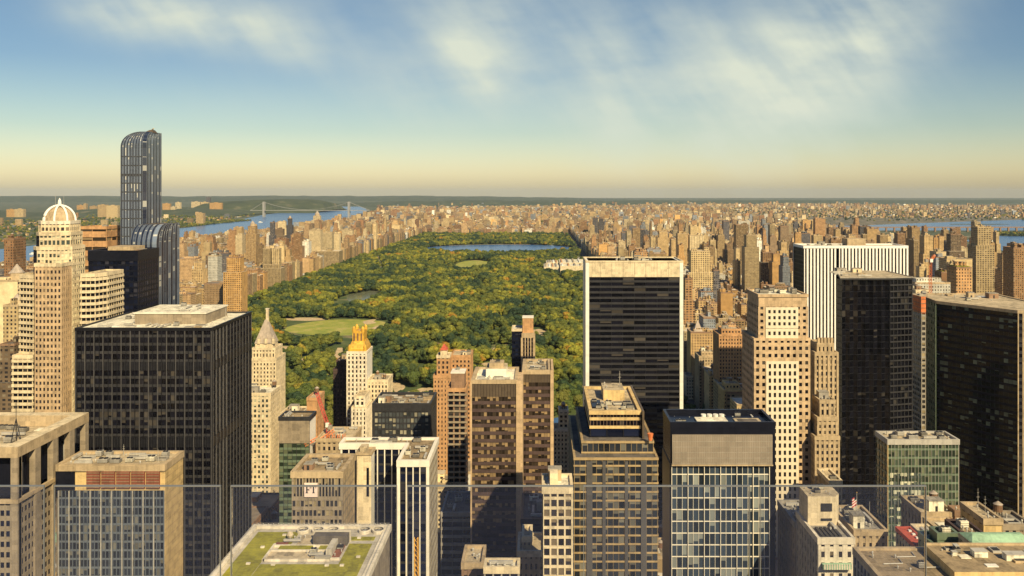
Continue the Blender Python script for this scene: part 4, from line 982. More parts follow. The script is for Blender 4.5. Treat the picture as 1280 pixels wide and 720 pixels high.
crane((X(1163, 616), 616, r[4]), 'slender orange tower crane standing on the netted core', W['orangepaint'], 25, (X(1168, 620), 620, Z(319, 620)), (X(1158, 616), 616, r[4] + 27), 1.5)

fx, fy, fz = X(1071, 316), 316, Z(662, 310)
o = empty('flagpole', (fx, fy, fz), 'tall pole flying a small red and white striped flag over the tan block', 'flagpole')
m = MB(); m.cyl(fx, fy, fz, Z(616, 316), .14, .08, W['metal'], 8); m.cyl(fx, fy, Z(616, 316), Z(616, 316) + .3, .2, .2, W['gold'], 8); m.build('pole', o)
m = MB(); zf = Z(618, 316)
for k in range(7):
    for j in range(4):
        def fp(j, k): return (fx - .1 - j * .42, fy + .12 * math.sin(j * 1.7), zf - .4 - k * .5 - j * .3)
        mt = W['flagred'] if k % 2 == 0 else W['whitep']
        if k < 3 and j < 2: mt = W['navy']
        m.face([fp(j, k), fp(j, k + 1), fp(j + 1, k + 1), fp(j + 1, k)], mt)
m.build('flag', o)
o = empty('flagpole', (X(1087, 330), 330, Z(660, 310)), 'bare metal pole right of the pole with the striped flag', 'flagpole')
m = MB(); m.cyl(X(1087, 330), 330, Z(665, 330), Z(627, 330), .12, .07, W['metal'], 8); m.build('pole', o)

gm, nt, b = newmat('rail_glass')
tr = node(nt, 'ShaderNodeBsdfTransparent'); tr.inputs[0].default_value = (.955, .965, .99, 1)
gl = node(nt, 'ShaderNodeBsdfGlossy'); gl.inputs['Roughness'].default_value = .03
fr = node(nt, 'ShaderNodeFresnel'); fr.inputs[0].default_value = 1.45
df = node(nt, 'ShaderNodeBsdfDiffuse'); df.inputs[0].default_value = (.03, .08, .28, 1)  # bluish reflection veil painted into the panes as a weak diffuse colour
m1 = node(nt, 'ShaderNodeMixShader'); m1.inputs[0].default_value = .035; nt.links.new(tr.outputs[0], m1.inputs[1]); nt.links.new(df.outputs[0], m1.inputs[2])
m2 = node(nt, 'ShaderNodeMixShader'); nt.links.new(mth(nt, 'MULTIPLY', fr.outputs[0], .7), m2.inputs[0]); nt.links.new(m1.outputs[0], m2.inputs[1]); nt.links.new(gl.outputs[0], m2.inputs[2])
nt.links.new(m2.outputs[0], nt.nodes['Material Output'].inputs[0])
YR = 7.2; zr = Z(607, YR); fl = 246.0
ra = empty('glass_railing', (0, YR, fl), 'clear glass balustrade of the viewing terrace crossing the lower part of the photo', 'railing')
edge = wallmat('glass_edge', (.15, .155, .16), .3, .05)
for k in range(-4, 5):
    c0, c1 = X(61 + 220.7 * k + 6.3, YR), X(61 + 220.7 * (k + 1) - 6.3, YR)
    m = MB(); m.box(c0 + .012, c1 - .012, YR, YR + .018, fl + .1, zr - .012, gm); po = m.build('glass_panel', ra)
    m = MB(); m.box(c0, c1, YR, YR + .018, zr - .011, zr, edge); m.box(c0, c0 + .005, YR, YR + .018, fl + .1, zr - .0115, edge); m.box(c1 - .005, c1, YR, YR + .018, fl + .1, zr - .0115, edge); m.build('polished_edge', po)
m = MB(); m.box(-9, 9, YR - .1, YR + .12, fl, fl + .2, W['metal']); m.build('base_channel', ra)
m = MB(); m.box(-20, 20, -40, YR + .3, 0, fl, W['tan'], False, W['greyroof']); tag(m.build('terrace'), kind='structure')
# ================================================================== ground, park, water
PW, PE, PS, PN = -655.0, 158.0, 752.0, 4750.0


def flat(name, pts, z, mat, kind='structure'):
    m = MB(); m.face([(*p, z) for p in pts], mat); return tag(m.build(name), kind=kind)


def ell(cx, cy, rx, ry, n=40, wob=.12, seed=0):
    r = random.Random(seed); ph = [r.uniform(0, 6.28) for _ in range(3)]
    return [(cx + rx * math.cos(a) * (1 + wob * math.sin(2 * a + ph[0]) + wob * .6 * math.sin(3 * a + ph[1])), cy + ry * math.sin(a) * (1 + wob * math.sin(2 * a + ph[2]))) for a in [2 * math.pi * i / n for i in range(n)]]


gmat, nt, b = newmat('far_land')
pos = node(nt, 'ShaderNodeNewGeometry').outputs['Position']
n1 = noise_tex(nt, pos, .0011, 5); n2 = noise_tex(nt, mapping(nt, pos, (1, .35, 1)), .012, 4, .7)
c1 = ramp(nt, n2, [(.38, (.035, .055, .02)), (.55, (.07, .085, .035)), (.64, (.34, .28, .19))])
c2 = ramp(nt, n1, [(.4, (.04, .06, .025)), (.6, (.09, .095, .05))])
nt.links.new(mixc(nt, .45, c1, c2), b.inputs['Base Color']); b.inputs['Roughness'].default_value = .95
flat('ground', [(-32000, -3000), (34000, -3000), (34000, 31000), (-32000, 31000)], -.4, gmat)

amat, nt, b = newmat('city_ground')
pos = node(nt, 'ShaderNodeNewGeometry').outputs['Position']
n2 = noise_tex(nt, pos, .35, 4)
nt.links.new(ramp(nt, n2, [(.35, (.035, .034, .034)), (.6, (.065, .06, .055)), (.72, (.10, .09, .07))]), b.inputs['Base Color']); b.inputs['Roughness'].default_value = .9
flat('city_street', [(-1710, -2950), (1500, -2950), (1900, 3600), (2000, 5600), (-1710, 5600)], -.1, amat)
far_city, nt, b = newmat('far_city_ground')
pos = node(nt, 'ShaderNodeNewGeometry').outputs['Position']
n2 = noise_tex(nt, mapping(nt, pos, (1, .4, 1)), .02, 4, .7)
nt.links.new(ramp(nt, n2, [(.36, (.05, .065, .03)), (.52, (.13, .11, .075)), (.66, (.32, .25, .16))]), b.inputs['Base Color']); b.inputs['Roughness'].default_value = .95
flat('far_street', [(-1710, 5600), (2000, 5600), (3600, 6300), (9000, 8200), (12000, 15000), (-3000, 18000), (-2000, 11000), (-1720, 8200)], -.2, far_city)

lmat, nt, b = newmat('park_ground')
pos = node(nt, 'ShaderNodeNewGeometry').outputs['Position']
n1 = noise_tex(nt, pos, .02, 4)
nt.links.new(ramp(nt, n1, [(.36, (.035, .06, .015)), (.55, (.075, .10, .022)), (.66, (.22, .17, .085))]), b.inputs['Base Color']); b.inputs['Roughness'].default_value = .95
flat('park_lawn', rect(PW, PE, PS, PN), .12, lmat)
grass, nt, b = newmat('mown_grass')
pos = node(nt, 'ShaderNodeNewGeometry').outputs['Position']
nt.links.new(ramp(nt, noise_tex(nt, pos, .035, 6, .7), [(.32, (.15, .20, .025)), (.5, (.27, .28, .04)), (.68, (.42, .34, .11))]), b.inputs['Base Color']); b.inputs['Roughness'].default_value = .95
sand = wallmat('park_sand', (.48, .36, .20), .95)
wat, nt, b = newmat('water')
pos = node(nt, 'ShaderNodeNewGeometry').outputs['Position']
b.inputs['Base Color'].default_value = (.06, .14, .30, 1); b.inputs['Specular IOR Level'].default_value = .3; b.inputs['Roughness'].default_value = .25; b.inputs['IOR'].default_value = 1.33
bp = node(nt, 'ShaderNodeBump'); bp.inputs['Strength'].default_value = .4; bp.inputs['Distance'].default_value = 1.2
nt.links.new(noise_tex(nt, mapping(nt, pos, (1, .3, 1)), .06, 4), bp.inputs['Height']); nt.links.new(bp.outputs[0], b.inputs['Normal'])

pondw, nt, b = newmat('pond_water'); b.inputs['Base Color'].default_value = (.16, .17, .11, 1); b.inputs['Roughness'].default_value = .18
CLEAR = []                                            # (cx, cy, rx, ry) ellipses with no trees


def clearing(name, cx, cy, rx, ry, mat, z, wob=.1, seed=1, near=0):
    flat(name, ell(cx, cy, rx, ry, 48, wob, seed), z, mat); CLEAR.append((cx, cy - near / 2, rx + 6, ry + near / 2 + 6))


clearing('meadow', -366, 1545, 92, 96, grass, .18, .06, 3, 75)
clearing('sand_field', X(383, 1640), 1640, 40, 22, sand, .22, .1, 4, 60)
clearing('park_lake', X(456, 2010), 2005, 42, 92, pondw, .2, .14, 5, 190)
clearing('great_lawn', X(593, 2930), 2880, 60, 150, grass, .18, .05, 6, 130)
flat('reservoir_path', ell(-175, 3660, 345, 296, 48, .05, 8), .22, sand); clearing('reservoir', -175, 3660, 335, 285, wat, .25, .05, 8, 100)
clearing('sand_field', X(352, 1330), 1330, 36, 22, sand, .21, .1, 14, 60)
clearing('pond', 40, 905, 40, 26, wat, .2, .2, 15, 0)
for i, (px, py, r) in enumerate(((508, 432, 16), (486, 470, 18), (520, 478, 20), (628, 424, 17), (690, 428, 14), (672, 405, 18), (700, 470, 12), (655, 380, 15), (648, 391, 14), (600, 372, 14), (495, 350, 14),
                                 (418, 455, 13), (560, 405, 12), (462, 392, 13), (583, 345, 18), (700, 396, 12), (392, 436, 14), (612, 446, 16), (545, 425, 13), (480, 398, 16))):
    Y = F * 234 / (py - HY); clearing('sand_path', X(px, Y), Y, r, r * 1.9, sand, .2 + .004 * i, .3, 20 + i, 14)


def walk(name, pts, w, mat, z):
    m = MB(); L = []
    for i, p in enumerate(pts):
        a = Vector(pts[max(i - 1, 0)]); c = Vector(pts[min(i + 1, len(pts) - 1)]); d = (c - a).normalized()
        L.append(((p[0] - d.y * w / 2, p[1] + d.x * w / 2, z), (p[0] + d.y * w / 2, p[1] - d.x * w / 2, z)))
    for i in range(len(L) - 1):
        if any(((pts[i][0] - cx) / rx) ** 2 + ((pts[i][1] - cy) / (ry + 90)) ** 2 < 1.1 for (cx, cy, rx, ry) in CLEAR[:7]): continue
        m.face([L[i][1], L[i + 1][1], L[i + 1][0], L[i][0]], mat)
    return tag(m.build(name), kind='structure')


PATHS = []
for i, amp in enumerate((60, 90, 45)):
    pts = [(-620 + 330 * i + 60 + amp * math.sin(k * .35 + i * 2), 780 + k * 80) for k in range(46)]
    walk('park_drive', pts, 12, sand if i == 1 else W['grey'], .30 + .02 * i); PATHS.append(pts)

flat('river', [(-5200, 17000), (-3900, 12500), (-3020, 10000), (-2950, 9000), (-2620, 7300), (-2430, 6000), (-2400, 4800), (-2330, 3800), (-2300, 300), (-1700, 300), (-1730, 2500), (-1745, 4600), (-1740, 6500), (-1760, 8100), (-2050, 10000), (-2600, 12500), (-3900, 17000)], .0, wat)
flat('river', [(1750, 2000), (2600, 2000), (3300, 4200), (3300, 5300), (2500, 4700), (2150, 4250), (1850, 3200)], .05, wat)
flat('river', [(2100, 5350), (5200, 5350), (9500, 5900), (9500, 8200), (4600, 7600), (3000, 6600), (2300, 6100)], .06, wat)
flat('river', [(1300, 6100), (2100, 5650), (2300, 6000), (1700, 6500), (1000, 6700), (900, 6550)], .07, wat)
flat('island', ell(3000, 4800, 520, 200, 40, .2, 31), .3, gmat)
flat('island', ell(3300, 6350, 210, 90, 30, .2, 32), .3, gmat)
flat('avenue', rect(161, 183, 100, 5600), .012, amat); flat('avenue', rect(-680, -657, 300, 5600), .012, amat); flat('avenue', rect(PW - 4, 160, 735, 751), .02, amat)

# hills: long ridges with woods' colour
hm, nt, b = newmat('wooded_hill')
pos = node(nt, 'ShaderNodeNewGeometry').outputs['Position']
nt.links.new(ramp(nt, noise_tex(nt, pos, .006, 5, .7), [(.35, (.025, .04, .015)), (.6, (.06, .075, .03)), (.74, (.2, .16, .1))]), b.inputs['Base Color']); b.inputs['Roughness'].default_value = .95


def ridge(name, pts, w, seed, jag=.18):
    """pts: (x, y, height) along the crest; a cross-section falls off on both sides"""
    n = 14; rows = []; fine = []
    for (a, c) in zip(pts[:-1], pts[1:]):
        for k in range(10): fine.append(tuple(a[i] + (c[i] - a[i]) * k / 10 for i in range(3)))
    fine.append(pts[-1])
    v, f = [], []
    for i, (x, y, h) in enumerate(fine):
        for j in range(n):
            s = (j / (n - 1) - .5) * 2
            hh = h * max(0, 1 - abs(s) ** 2.2) * (1 + jag * (mnoise.noise((x * .0016, (y + s * w) * .0016, seed)) + .6 * mnoise.noise((x * .006, y * .006 + s, seed + 3))))
            v.append((x, y + s * w, hh - 1.2))
    for i in range(len(fine) - 1):
        for j in range(n - 1): a = i * n + j; f.append((a, a + n, a + n + 1, a + 1))
    me = bpy.data.meshes.new(name); me.from_pydata(v, [], f); me.materials.append(hm); me.polygons.foreach_set('use_smooth', [True] * len(f)); o = bpy.data.objects.new(name, me); C.objects.link(o)
    return tag(o, kind='structure')


ridge('hill', [(-4150, 10400, 40), (-3950, 10300, 130), (-3500, 10400, 150), (-3150, 10500, 150), (-2800, 10500, 140), (-2640, 10500, 105), (-2600, 10500, 20)], 900, 1, .08)
ridge('hill', [(-5400, 9200, 20), (-4800, 9400, 60), (-4200, 9300, 70), (-3700, 9200, 60), (-3300, 9000, 45), (-3000, 8900, 8)], 900, 5, .25)
ridge('hill', [(-17000, 21000, 105), (-12500, 21500, 130), (-9500, 22000, 105), (-7400, 22500, 128), (-5500, 23000, 112), (-3500, 23500, 118), (-1500, 24000, 95), (800, 24500, 60), (2500, 25000, 10)], 2600, 2, .22)
ridge('hill', [(-4200, 15500, 10), (-2600, 15000, 70), (-1500, 14800, 85), (0, 15500, 75), (2500, 17000, 60), (6000, 18000, 55), (12000, 19000, 50), (17000, 20000, 45)], 1500, 3, .35)
ridge('hill', [(-9500, 8500, 20), (-7000, 8800, 60), (-5600, 8300, 55), (-4800, 7800, 35), (-4000, 7600, 10)], 1100, 4, .3)

# ================================================================== city filler buildings
PAL = np.array([(.46, .35, .19), (.40, .29, .15), (.37, .23, .115), (.54, .44, .26), (.60, .52, .35), (.31, .18, .095), (.45, .325, .19), (.33, .28, .20), (.25, .19, .13), (.50, .32, .13), (.64, .58, .44), (.16, .13, .11)])
PALN = ['tan', 'brown', 'reddish', 'sandy', 'cream', 'brick-red', 'pinkish', 'grey', 'umber', 'orange', 'off-white', 'charcoal']
PALP = np.array([.15, .12, .11, .13, .11, .09, .09, .06, .05, .04, .04, .03])
PAL = PAL * np.array([.98, .89, .75]); PAL[10] = (.74, .70, .58); PAL[7] = (.24, .26, .28); PAL[11] = (.09, .085, .09)
ROOF = np.array([(.30, .24, .16), (.45, .38, .27), (.20, .16, .115), (.58, .51, .38), (.12, .105, .085), (.36, .26, .16)])

fm, nt, b = newmat('city_facade')
tc = node(nt, 'ShaderNodeNewGeometry'); sp_ = node(nt, 'ShaderNodeSeparateXYZ'); nt.links.new(tc.outputs['Position'], sp_.inputs[0])
sn = node(nt, 'ShaderNodeSeparateXYZ'); nt.links.new(tc.outputs['True Normal'], sn.inputs[0])
at = node(nt, 'ShaderNodeAttribute', attribute_name='tone'); a_ = at.outputs['Alpha']
isx = mth(nt, 'GREATER_THAN', mth(nt, 'ABSOLUTE', sn.outputs[0]), .5)
u = mth(nt, 'ADD', mth(nt, 'MULTIPLY', isx, sp_.outputs[1]), mth(nt, 'MULTIPLY', mth(nt, 'SUBTRACT', 1.0, isx), sp_.outputs[0]))
wu = mth(nt, 'ADD', mth(nt, 'MULTIPLY', a_, 2.2), 2.6)
uu = mth(nt, 'DIVIDE', u, wu); zz = mth(nt, 'DIVIDE', sp_.outputs[2], 3.4)
mk = mth(nt, 'MULTIPLY', mth(nt, 'GREATER_THAN', mth(nt, 'FRACT', uu), mth(nt, 'ADD', mth(nt, 'MULTIPLY', a_, -.25), .62)), mth(nt, 'GREATER_THAN', mth(nt, 'FRACT', zz), .48))
mk = mth(nt, 'MULTIPLY', mk, mth(nt, 'LESS_THAN', mth(nt, 'ABSOLUTE', sn.outputs[2]), .5))
blank = mth(nt, 'GREATER_THAN', mth(nt, 'FRACT', mth(nt, 'ADD', mth(nt, 'MULTIPLY', a_, 7.3), mth(nt, 'MULTIPLY', isx, .41))), .16)
mk = mth(nt, 'MULTIPLY', mk, blank)
cv = node(nt, 'ShaderNodeCombineXYZ'); nt.links.new(mth(nt, 'FLOOR', uu), cv.inputs[0]); nt.links.new(mth(nt, 'FLOOR', zz), cv.inputs[1]); nt.links.new(mth(nt, 'MULTIPLY', a_, 91.0), cv.inputs[2])
wn = node(nt, 'ShaderNodeTexWhiteNoise'); nt.links.new(cv.outputs[0], wn.inputs['Vector'])
wc = ramp(nt, wn.outputs['Value'], [(.0, (.012, .012, .016)), (.6, (.03, .026, .025)), (.8, (.13, .10, .07)), (1.0, (.3, .25, .17))])
n3 = noise_tex(nt, tc.outputs['Position'], .12, 3)
base = mixc(nt, 1.0, at.outputs['Color'], ramp(nt, n3, [(.3, .74), (.7, 1.22)]), 'MULTIPLY')
nt.links.new(mixc(nt, mk, base, wc), b.inputs['Base Color'])
nt.links.new(mth(nt, 'SUBTRACT', .85, mth(nt, 'MULTIPLY', mk, .6)), b.inputs['Roughness'])


def boxes_mesh(name, B, loc=(0, 0, 0), parent=None):
    """B rows: x0 x1 y0 y1 z0 z1 r g b rr rg rb a  -> five-faced boxes in one mesh"""
    B = np.asarray(B, float); n = len(B)
    x0, x1, y0, y1, z0, z1 = B[:, :6].T
    L = loc
    P = lambda x, y, z: np.stack([x - L[0], y - L[1], z - L[2]], -1)
    fs = [(P(x0, y0, z0), P(x1, y0, z0), P(x1, y0, z1), P(x0, y0, z1)), (P(x1, y0, z0), P(x1, y1, z0), P(x1, y1, z1), P(x1, y0, z1)),
          (P(x1, y1, z0), P(x0, y1, z0), P(x0, y1, z1), P(x1, y1, z1)), (P(x0, y1, z0), P(x0, y0, z0), P(x0, y0, z1), P(x0, y1, z1)), (P(x0, y0, z1), P(x1, y0, z1), P(x1, y1, z1), P(x0, y1, z1))]
    V = np.stack([np.stack(f, 1) for f in fs], 1).reshape(-1, 3)
    col = np.zeros((n, 5, 4, 4)); col[:, :4, :, :3] = B[:, None, None, 6:9]; col[:, 4, :, :3] = B[:, None, 9:12]; col[..., 3] = B[:, 12][:, None, None]
    me = bpy.data.meshes.new(name); me.vertices.add(len(V)); me.vertices.foreach_set('co', V.ravel())
    nf = n * 5; me.loops.add(nf * 4); me.loops.foreach_set('vertex_index', np.arange(nf * 4)); me.polygons.add(nf)
    me.polygons.foreach_set('loop_start', np.arange(nf) * 4); me.polygons.foreach_set('loop_total', np.full(nf, 4))
    a = me.attributes.new('tone', 'FLOAT_COLOR', 'POINT'); a.data.foreach_set('color', col.ravel())
    me.materials.append(fm); me.update(calc_edges=True)
    o = bpy.data.objects.new(name, me); C.objects.link(o)
    if parent is not None: o.parent = parent
    else: o.location = loc
    return o


NEARFP = np.array(FP)


def hits_hero(x0, x1, y0, y1):
    return bool(np.any((NEARFP[:, 0] < x1) & (NEARFP[:, 1] > x0) & (NEARFP[:, 2] < y1) & (NEARFP[:, 3] > y0)))


BLD = []      # dicts: x0 x1 y0 y1 h ci roof a seed


def add_b(x0, x1, y0, y1, h, ci=None, label=None):
    if ci is None: ci = int(rng.choice(12, p=PALP / PALP.sum()))
    BLD.append(dict(x0=x0, x1=x1, y0=y0, y1=y1, h=h, ci=ci, ri=int(rng.integers(6)), a=float(rng.random()), v=float(rng.uniform(.5, 1.25)), label=label))


# named mid-distance buildings: px0 px1 pytop Y depth colour label
NAMED = [
    (302, 279, 322, 1480, 30, 9, 'bright orange slab tower standing at the west edge of the park'), (260, 272, 320, 1720, 24, 10, 'white slab tower left of the bright orange slab'),
    (255, 290, 355, 1560, 40, 6, 'broad reddish block just left of the foot of the bright orange slab'), (307, 320, 283, 2600, 34, 1, 'brown tower with a domed cap against the river'),
    (336, 343, 278, 2750, 20, 11, 'very slim dark tower against the river, right of the domed brown tower'), (358, 365, 273, 3050, 20, 11, 'very slim blue-black tower against the river, left of the pale church tower'),
    (343, 358, 299, 2620, 30, 5, 'red brick slab, left one of a matching pair above the twin-towered block'), (362, 378, 299, 2640, 30, 5, 'red brick slab, right one of a matching pair above the twin-towered block'),
    (386, 401, 288, 2720, 26, 4, 'cream slab tower, left one of a row of three behind the park edge'), (403, 415, 291, 2790, 26, 4, 'cream slab tower, middle one of a row of three behind the park edge'), (416, 424, 292, 2850, 26, 4, 'cream slab tower, right one of a row of three behind the park edge'),
    (394, 424, 314, 2700, 50, 3, 'broad sandy apartment block lining the park edge below the three cream slabs'), (365, 393, 345, 2440, 60, 10, 'low off-white museum block at the west edge of the park'),
    (741, 747.5, 272, 4350, 26, 11, 'black slab tower, left one of a touching pair above the reservoir'), (748, 755, 273, 4360, 26, 11, 'black slab tower, right one of a touching pair above the reservoir'),
    (1220, 1243, 284, 1500, 30, 3, 'tall sandy stepped tower standing high above its neighbours at far right'), (1140, 1150, 285, 2200, 30, 1, 'slim brown tower above the orange tower crane'), (1154, 1169, 295, 2000, 30, 0, 'tan stepped tower between the slim brown one and the grey one'),
    (1187, 1206, 293, 1750, 30, 8, 'umber slab tower left of the tall sandy stepped tower'), (1194, 1219, 335, 900, 26, 2, 'reddish block with a green roof garden left of the tall sandy stepped tower'), (1176, 1194, 341, 950, 26, 5, 'brick-red block beside the one with a green roof garden'),
    (1169, 1187, 322, 1500, 30, 7, 'blue-grey block with pale roof above the orange netting'), (1267, 1284, 310, 1300, 30, 2, 'brown tower cut by the right frame edge under the river'), (1144, 1188, 354, 860, 30, 10, 'long off-white low block behind the orange netting'),
    (1084, 1097, 286, 2800, 30, 1, 'brown tower peeping over the marble-striped tower'), (863, 874, 283, 2600, 30, 3, 'sandy tower with a stepped top right of the white-edged slab'), (847, 859, 292, 2400, 30, 0, 'tan tower just above the top right corner of the white-edged slab'),
    (920, 936, 281, 2500, 30, 1, 'brown slab above the chequered tower'), (931, 949, 294, 1900, 30, 3, 'sandy slab with white balconies above the chequered tower'), (901, 916, 366, 1300, 26, 9, 'orange tower left of the top of the chequered tower'), (878, 890, 375, 1300, 24, 0, 'tan pointed tower right of the white-edged slab'),
    (0, 19, 299, 1050, 30, 5, 'brick-red tower at the left frame edge beside the domed tower'), (-4, 22, 351, 800, 30, 4, 'cream tower with a pointed roof at the left frame edge'), (-2, 21, 383, 700, 26, 3, 'sandy stepped tower at the left frame edge below the pointed one'), (-6, 18, 432, 640, 26, 8, 'umber low block at the left frame edge'),
    (389, 402, 270, 5400, 40, 4, 'pale church tower above the river right of the slim dark tower'), (434, 441, 288, 3300, 26, 4, 'cream slab at the park edge below the right bridge tower'), (488, 500, 262, 7800, 60, 5, 'red brick housing slabs on the far skyline left of centre'),
    (945, 955, 300, 2300, 28, 10, 'off-white tower left of the marble-striped tower'), (962, 972, 296, 2500, 28, 8, 'umber tower left of the marble-striped tower'), (975, 986, 303, 2100, 28, 0, 'tan tower just left of the marble-striped tower'),
    (1253, 1264, 318, 1600, 26, 6, 'pinkish slab right of the tall sandy stepped tower'), (1100, 1110, 294, 2500, 26, 0, 'tan tower peeping over the right end of the marble-striped tower'), (1122, 1132, 292, 2600, 26, 2, 'reddish tower peeping over the right corner of the marble-striped tower'),
]
for (a, c, py, Y, D, ci, lab) in NAMED:
    a, c = min(a, c), max(a, c)
    add_b(X(a, Y), X(c, Y), Y, Y + D, Z(py, Y), ci, lab)
# twin towers
for px in (327.5, 339.5):
    Y = 2150; add_b(X(px, Y), X(px + 9, Y), Y + 6, Y + 22, Z(311, Y), 3, 'sandy tower of a twin pair on the park edge, %s one' % ('left' if px < 330 else 'right'))
add_b(X(325, 2150), X(351, 2150), 2150, 2185, 62, 3, 'sandy broad base block of the twin towers on the park edge')
NN = len(BLD)
named = np.array([(q['x0'] - 2, q['x1'] + 2, q['y0'] - 2, q['y1'] + 2) for q in BLD])


def hits_named(x0, x1, y0, y1):
    return bool(np.any((named[:, 0] < x1) & (named[:, 1] > x0) & (named[:, 2] < y1) & (named[:, 3] > y0)))


def height(x, y):
    r = rng.random()
    if y < PS + 10: return rng.uniform(22, 55)
    if x < PW:                                        # west side
        base = 17 + 26 * rng.random() ** 1.5
        if x > -760: base = rng.uniform(42, 62)
        if r < .085 and y > 900: base = rng.uniform(65, 105)
        if r < .02 and y > 1200: base = rng.uniform(100, 125)
        if y > 4200: base *= .7
        if y < 1100: base += rng.uniform(10, 45)
        if x < -1150 and base > 34: base = rng.uniform(24, 40) if rng.random() < .93 else rng.uniform(45, 62)
        return base
    base = 17 + 24 * rng.random() ** 1.5              # east side
    if x < 260: base = rng.uniform(45, 62)
    if y < 1500: base += rng.uniform(5, 30)
    if r < .085: base = rng.uniform(62, 110)
    if r < .022: base = rng.uniform(105, 145)
    if y > 3600: base *= .62
    return base


AV = [-1690, -1500, -1360, -1220, -950, -668, -395, -115, 172, 330, 480, 620, 760, 1000, 1220, 1440, 1640]
for k in range(0, 66):
    ys = 20 + 80.4 * k
    for r_ in range(2):
        y0, y1 = ys + (9 if r_ == 0 else 41), ys + (39.5 if r_ == 0 else 71)
        for xa, xb in zip(AV[:-1], AV[1:]):
            if xa >= -670 and xb <= 175 and y1 > PS - 14 and y0 < PN + 4: continue
            if y0 < 120: continue
            x = xa + 12
            lim = xb - 12
            while x < lim - 7:
                w = rng.uniform(11, 30) if rng.random() < .75 else rng.uniform(28, 48)
                w = min(w, lim - x)
                if w < 7: break
                s = abs((x + w / 2)) / max(y0, 1)
                if s < .72 and not (y0 < PS and hits_hero(x, x + w, y0, y1)) and not hits_named(x, x + w, y0, y1):
                    h = height(x, y0)
                    if y0 < PS:                       # keep midtown filler below the sight lines
                        px = CX + F * x / y0
                        cap = Z(650, y0) if y0 < 560 else Z(575, y0)
                        if px < 320 and y0 > 520: cap = 85
                        if 690 < px < 735: cap = min(cap, Z(600, y0))
                        h = min(h, max(8, cap))
                        if 250 < F * x / y0 + CX and px < 560 and y0 > 600: h = min(h, Z(548, y0))
                    elif 330 > x > 172 and y0 < 1000: h = min(h, 50)
                    add_b(x + rng.uniform(0, .5), x + w - rng.uniform(0, .6), y0 + rng.uniform(-1, 1.5), y1 - rng.uniform(0, 5), h)
                x += w
print('grid buildings', len(BLD))


def massing(q):
    """list of boxes of one building: body, setbacks, roof hut, with a seeded variety"""
    r = random.Random(int(abs(q['x0'] * 13.7 + q['y0'] * 7.1)) + q['ci'])
    c = PAL[q['ci']] * q['v']; ro = ROOF[q['ri']]; a = q['a']
    x0, x1, y0, y1, h = q['x0'], q['x1'], q['y0'], q['y1'], q['h']; out = []; w, d = x1 - x0, y1 - y0
    def row(x0, x1, y0, y1, z0, z1, c=c, rc=ro): out.append((x0, x1, y0, y1, z0, z1, *c, *rc, a))
    form = 'flat'
    if h > 55 and r.random() < .6 and w > 9:
        s = r.uniform(.7, .86); row(x0, x1, y0, y1, 0, h * s)
        i = r.uniform(.1, .2) * w; j = r.uniform(.08, .2) * d; row(x0 + i, x1 - i, y0 + j, y1 - j, h * s, h); x0, x1, y0, y1 = x0 + i, x1 - i, y0 + j, y1 - j; form = 'stepped'
    else: row(x0, x1, y0, y1, 0, h)
    w, d = x1 - x0, y1 - y0
    for k in range(1 + (w > 16) + (h > 60)):
        hw, hd = r.uniform(.16, .34) * w, r.uniform(.2, .4) * d; hx, hy = r.uniform(x0 + .5, x1 - hw - .5), r.uniform(y0 + .5, y1 - hd - .5); hh = r.uniform(2.5, 6.5)
        row(hx, hx + hw, hy, hy + hd, h, h + hh, c * r.uniform(.75, 1.2), ROOF[r.randrange(6)])
    return out, form, (x0, x1, y0, y1)


# ---- which of them show largest: a small occlusion picture, near to far
GW, GH, SC = 1280, 720, 1.0
buf = np.full((GH, GW), -1, np.int32)
items = [(o[2], None, o) for o in OCC] + [(q['y0'], i, (q['x0'], q['x1'], q['y0'], q['y1'], q['h'])) for i, q in enumerate(BLD)]
items.sort(key=lambda e: e[0])
for y, i, (x0, x1, y0, y1, z) in items:
    i = -2 if i is None else i
    l0, r0 = CX + F * x0 / y0, CX + F * x1 / y0; t0 = HY + F * (H - z) / y0; t1 = HY + F * (H - z) / y1; bt = HY + F * H / y0
    l1, r1 = CX + F * x0 / y1, CX + F * x1 / y1
    for (l, r, tp, bo) in ((l0, r0, t0, bt), (min(l0, l1), max(r0, r1), max(t0, t1), min(bt, 720)), (l1, r1, min(t1, t0), max(t1, t0))):
        a, e, c, f = int(max(0, round(l))), int(min(GW, round(r))), int(max(0, round(tp))), int(min(GH, round(bo)))
        if e > a and f > c:
            sub = buf[c:f, a:e]; sub[sub == -1] = i
cnt = np.bincount(buf[buf >= 0], minlength=len(BLD))
ORDER = np.argsort(-cnt)
NIND = 300
chosen = set(range(NN)) & {i for i in range(NN) if cnt[i] >= 6}
for i in ORDER:
    if len(chosen) >= NIND: break
    if cnt[i] >= 6: chosen.add(int(i))
print('chosen', len(chosen), 'smallest', min(cnt[i] for i in chosen))

LAND = [('the domed tower', 75, 300), ('the curved skyscraper', 176, 250), ('the big black box', 200, 400), ('the orange slab', 290, 350), ('the twin park-edge towers', 338, 340), ('the bridge', 385, 262), ('the three cream slabs', 405, 300),
        ('the meadow', 430, 412), ('the reservoir', 620, 312), ('the park museum', 706, 330), ('the white-edged slab', 793, 340), ('the black slab pair', 748, 282), ('the gold-topped tower', 450, 470), ('the twin bronze towers', 640, 560),
        ('the chequered tower', 978, 370), ('the marble-striped tower', 1065, 305), ('the black sawtooth tower', 1095, 350), ('the orange netting', 1168, 368), ('the tall sandy tower', 1231, 300), ('the slanting black tower', 1225, 378), ('the spired hotel', 873, 410), ('the black-rimmed tower', 900, 520)]


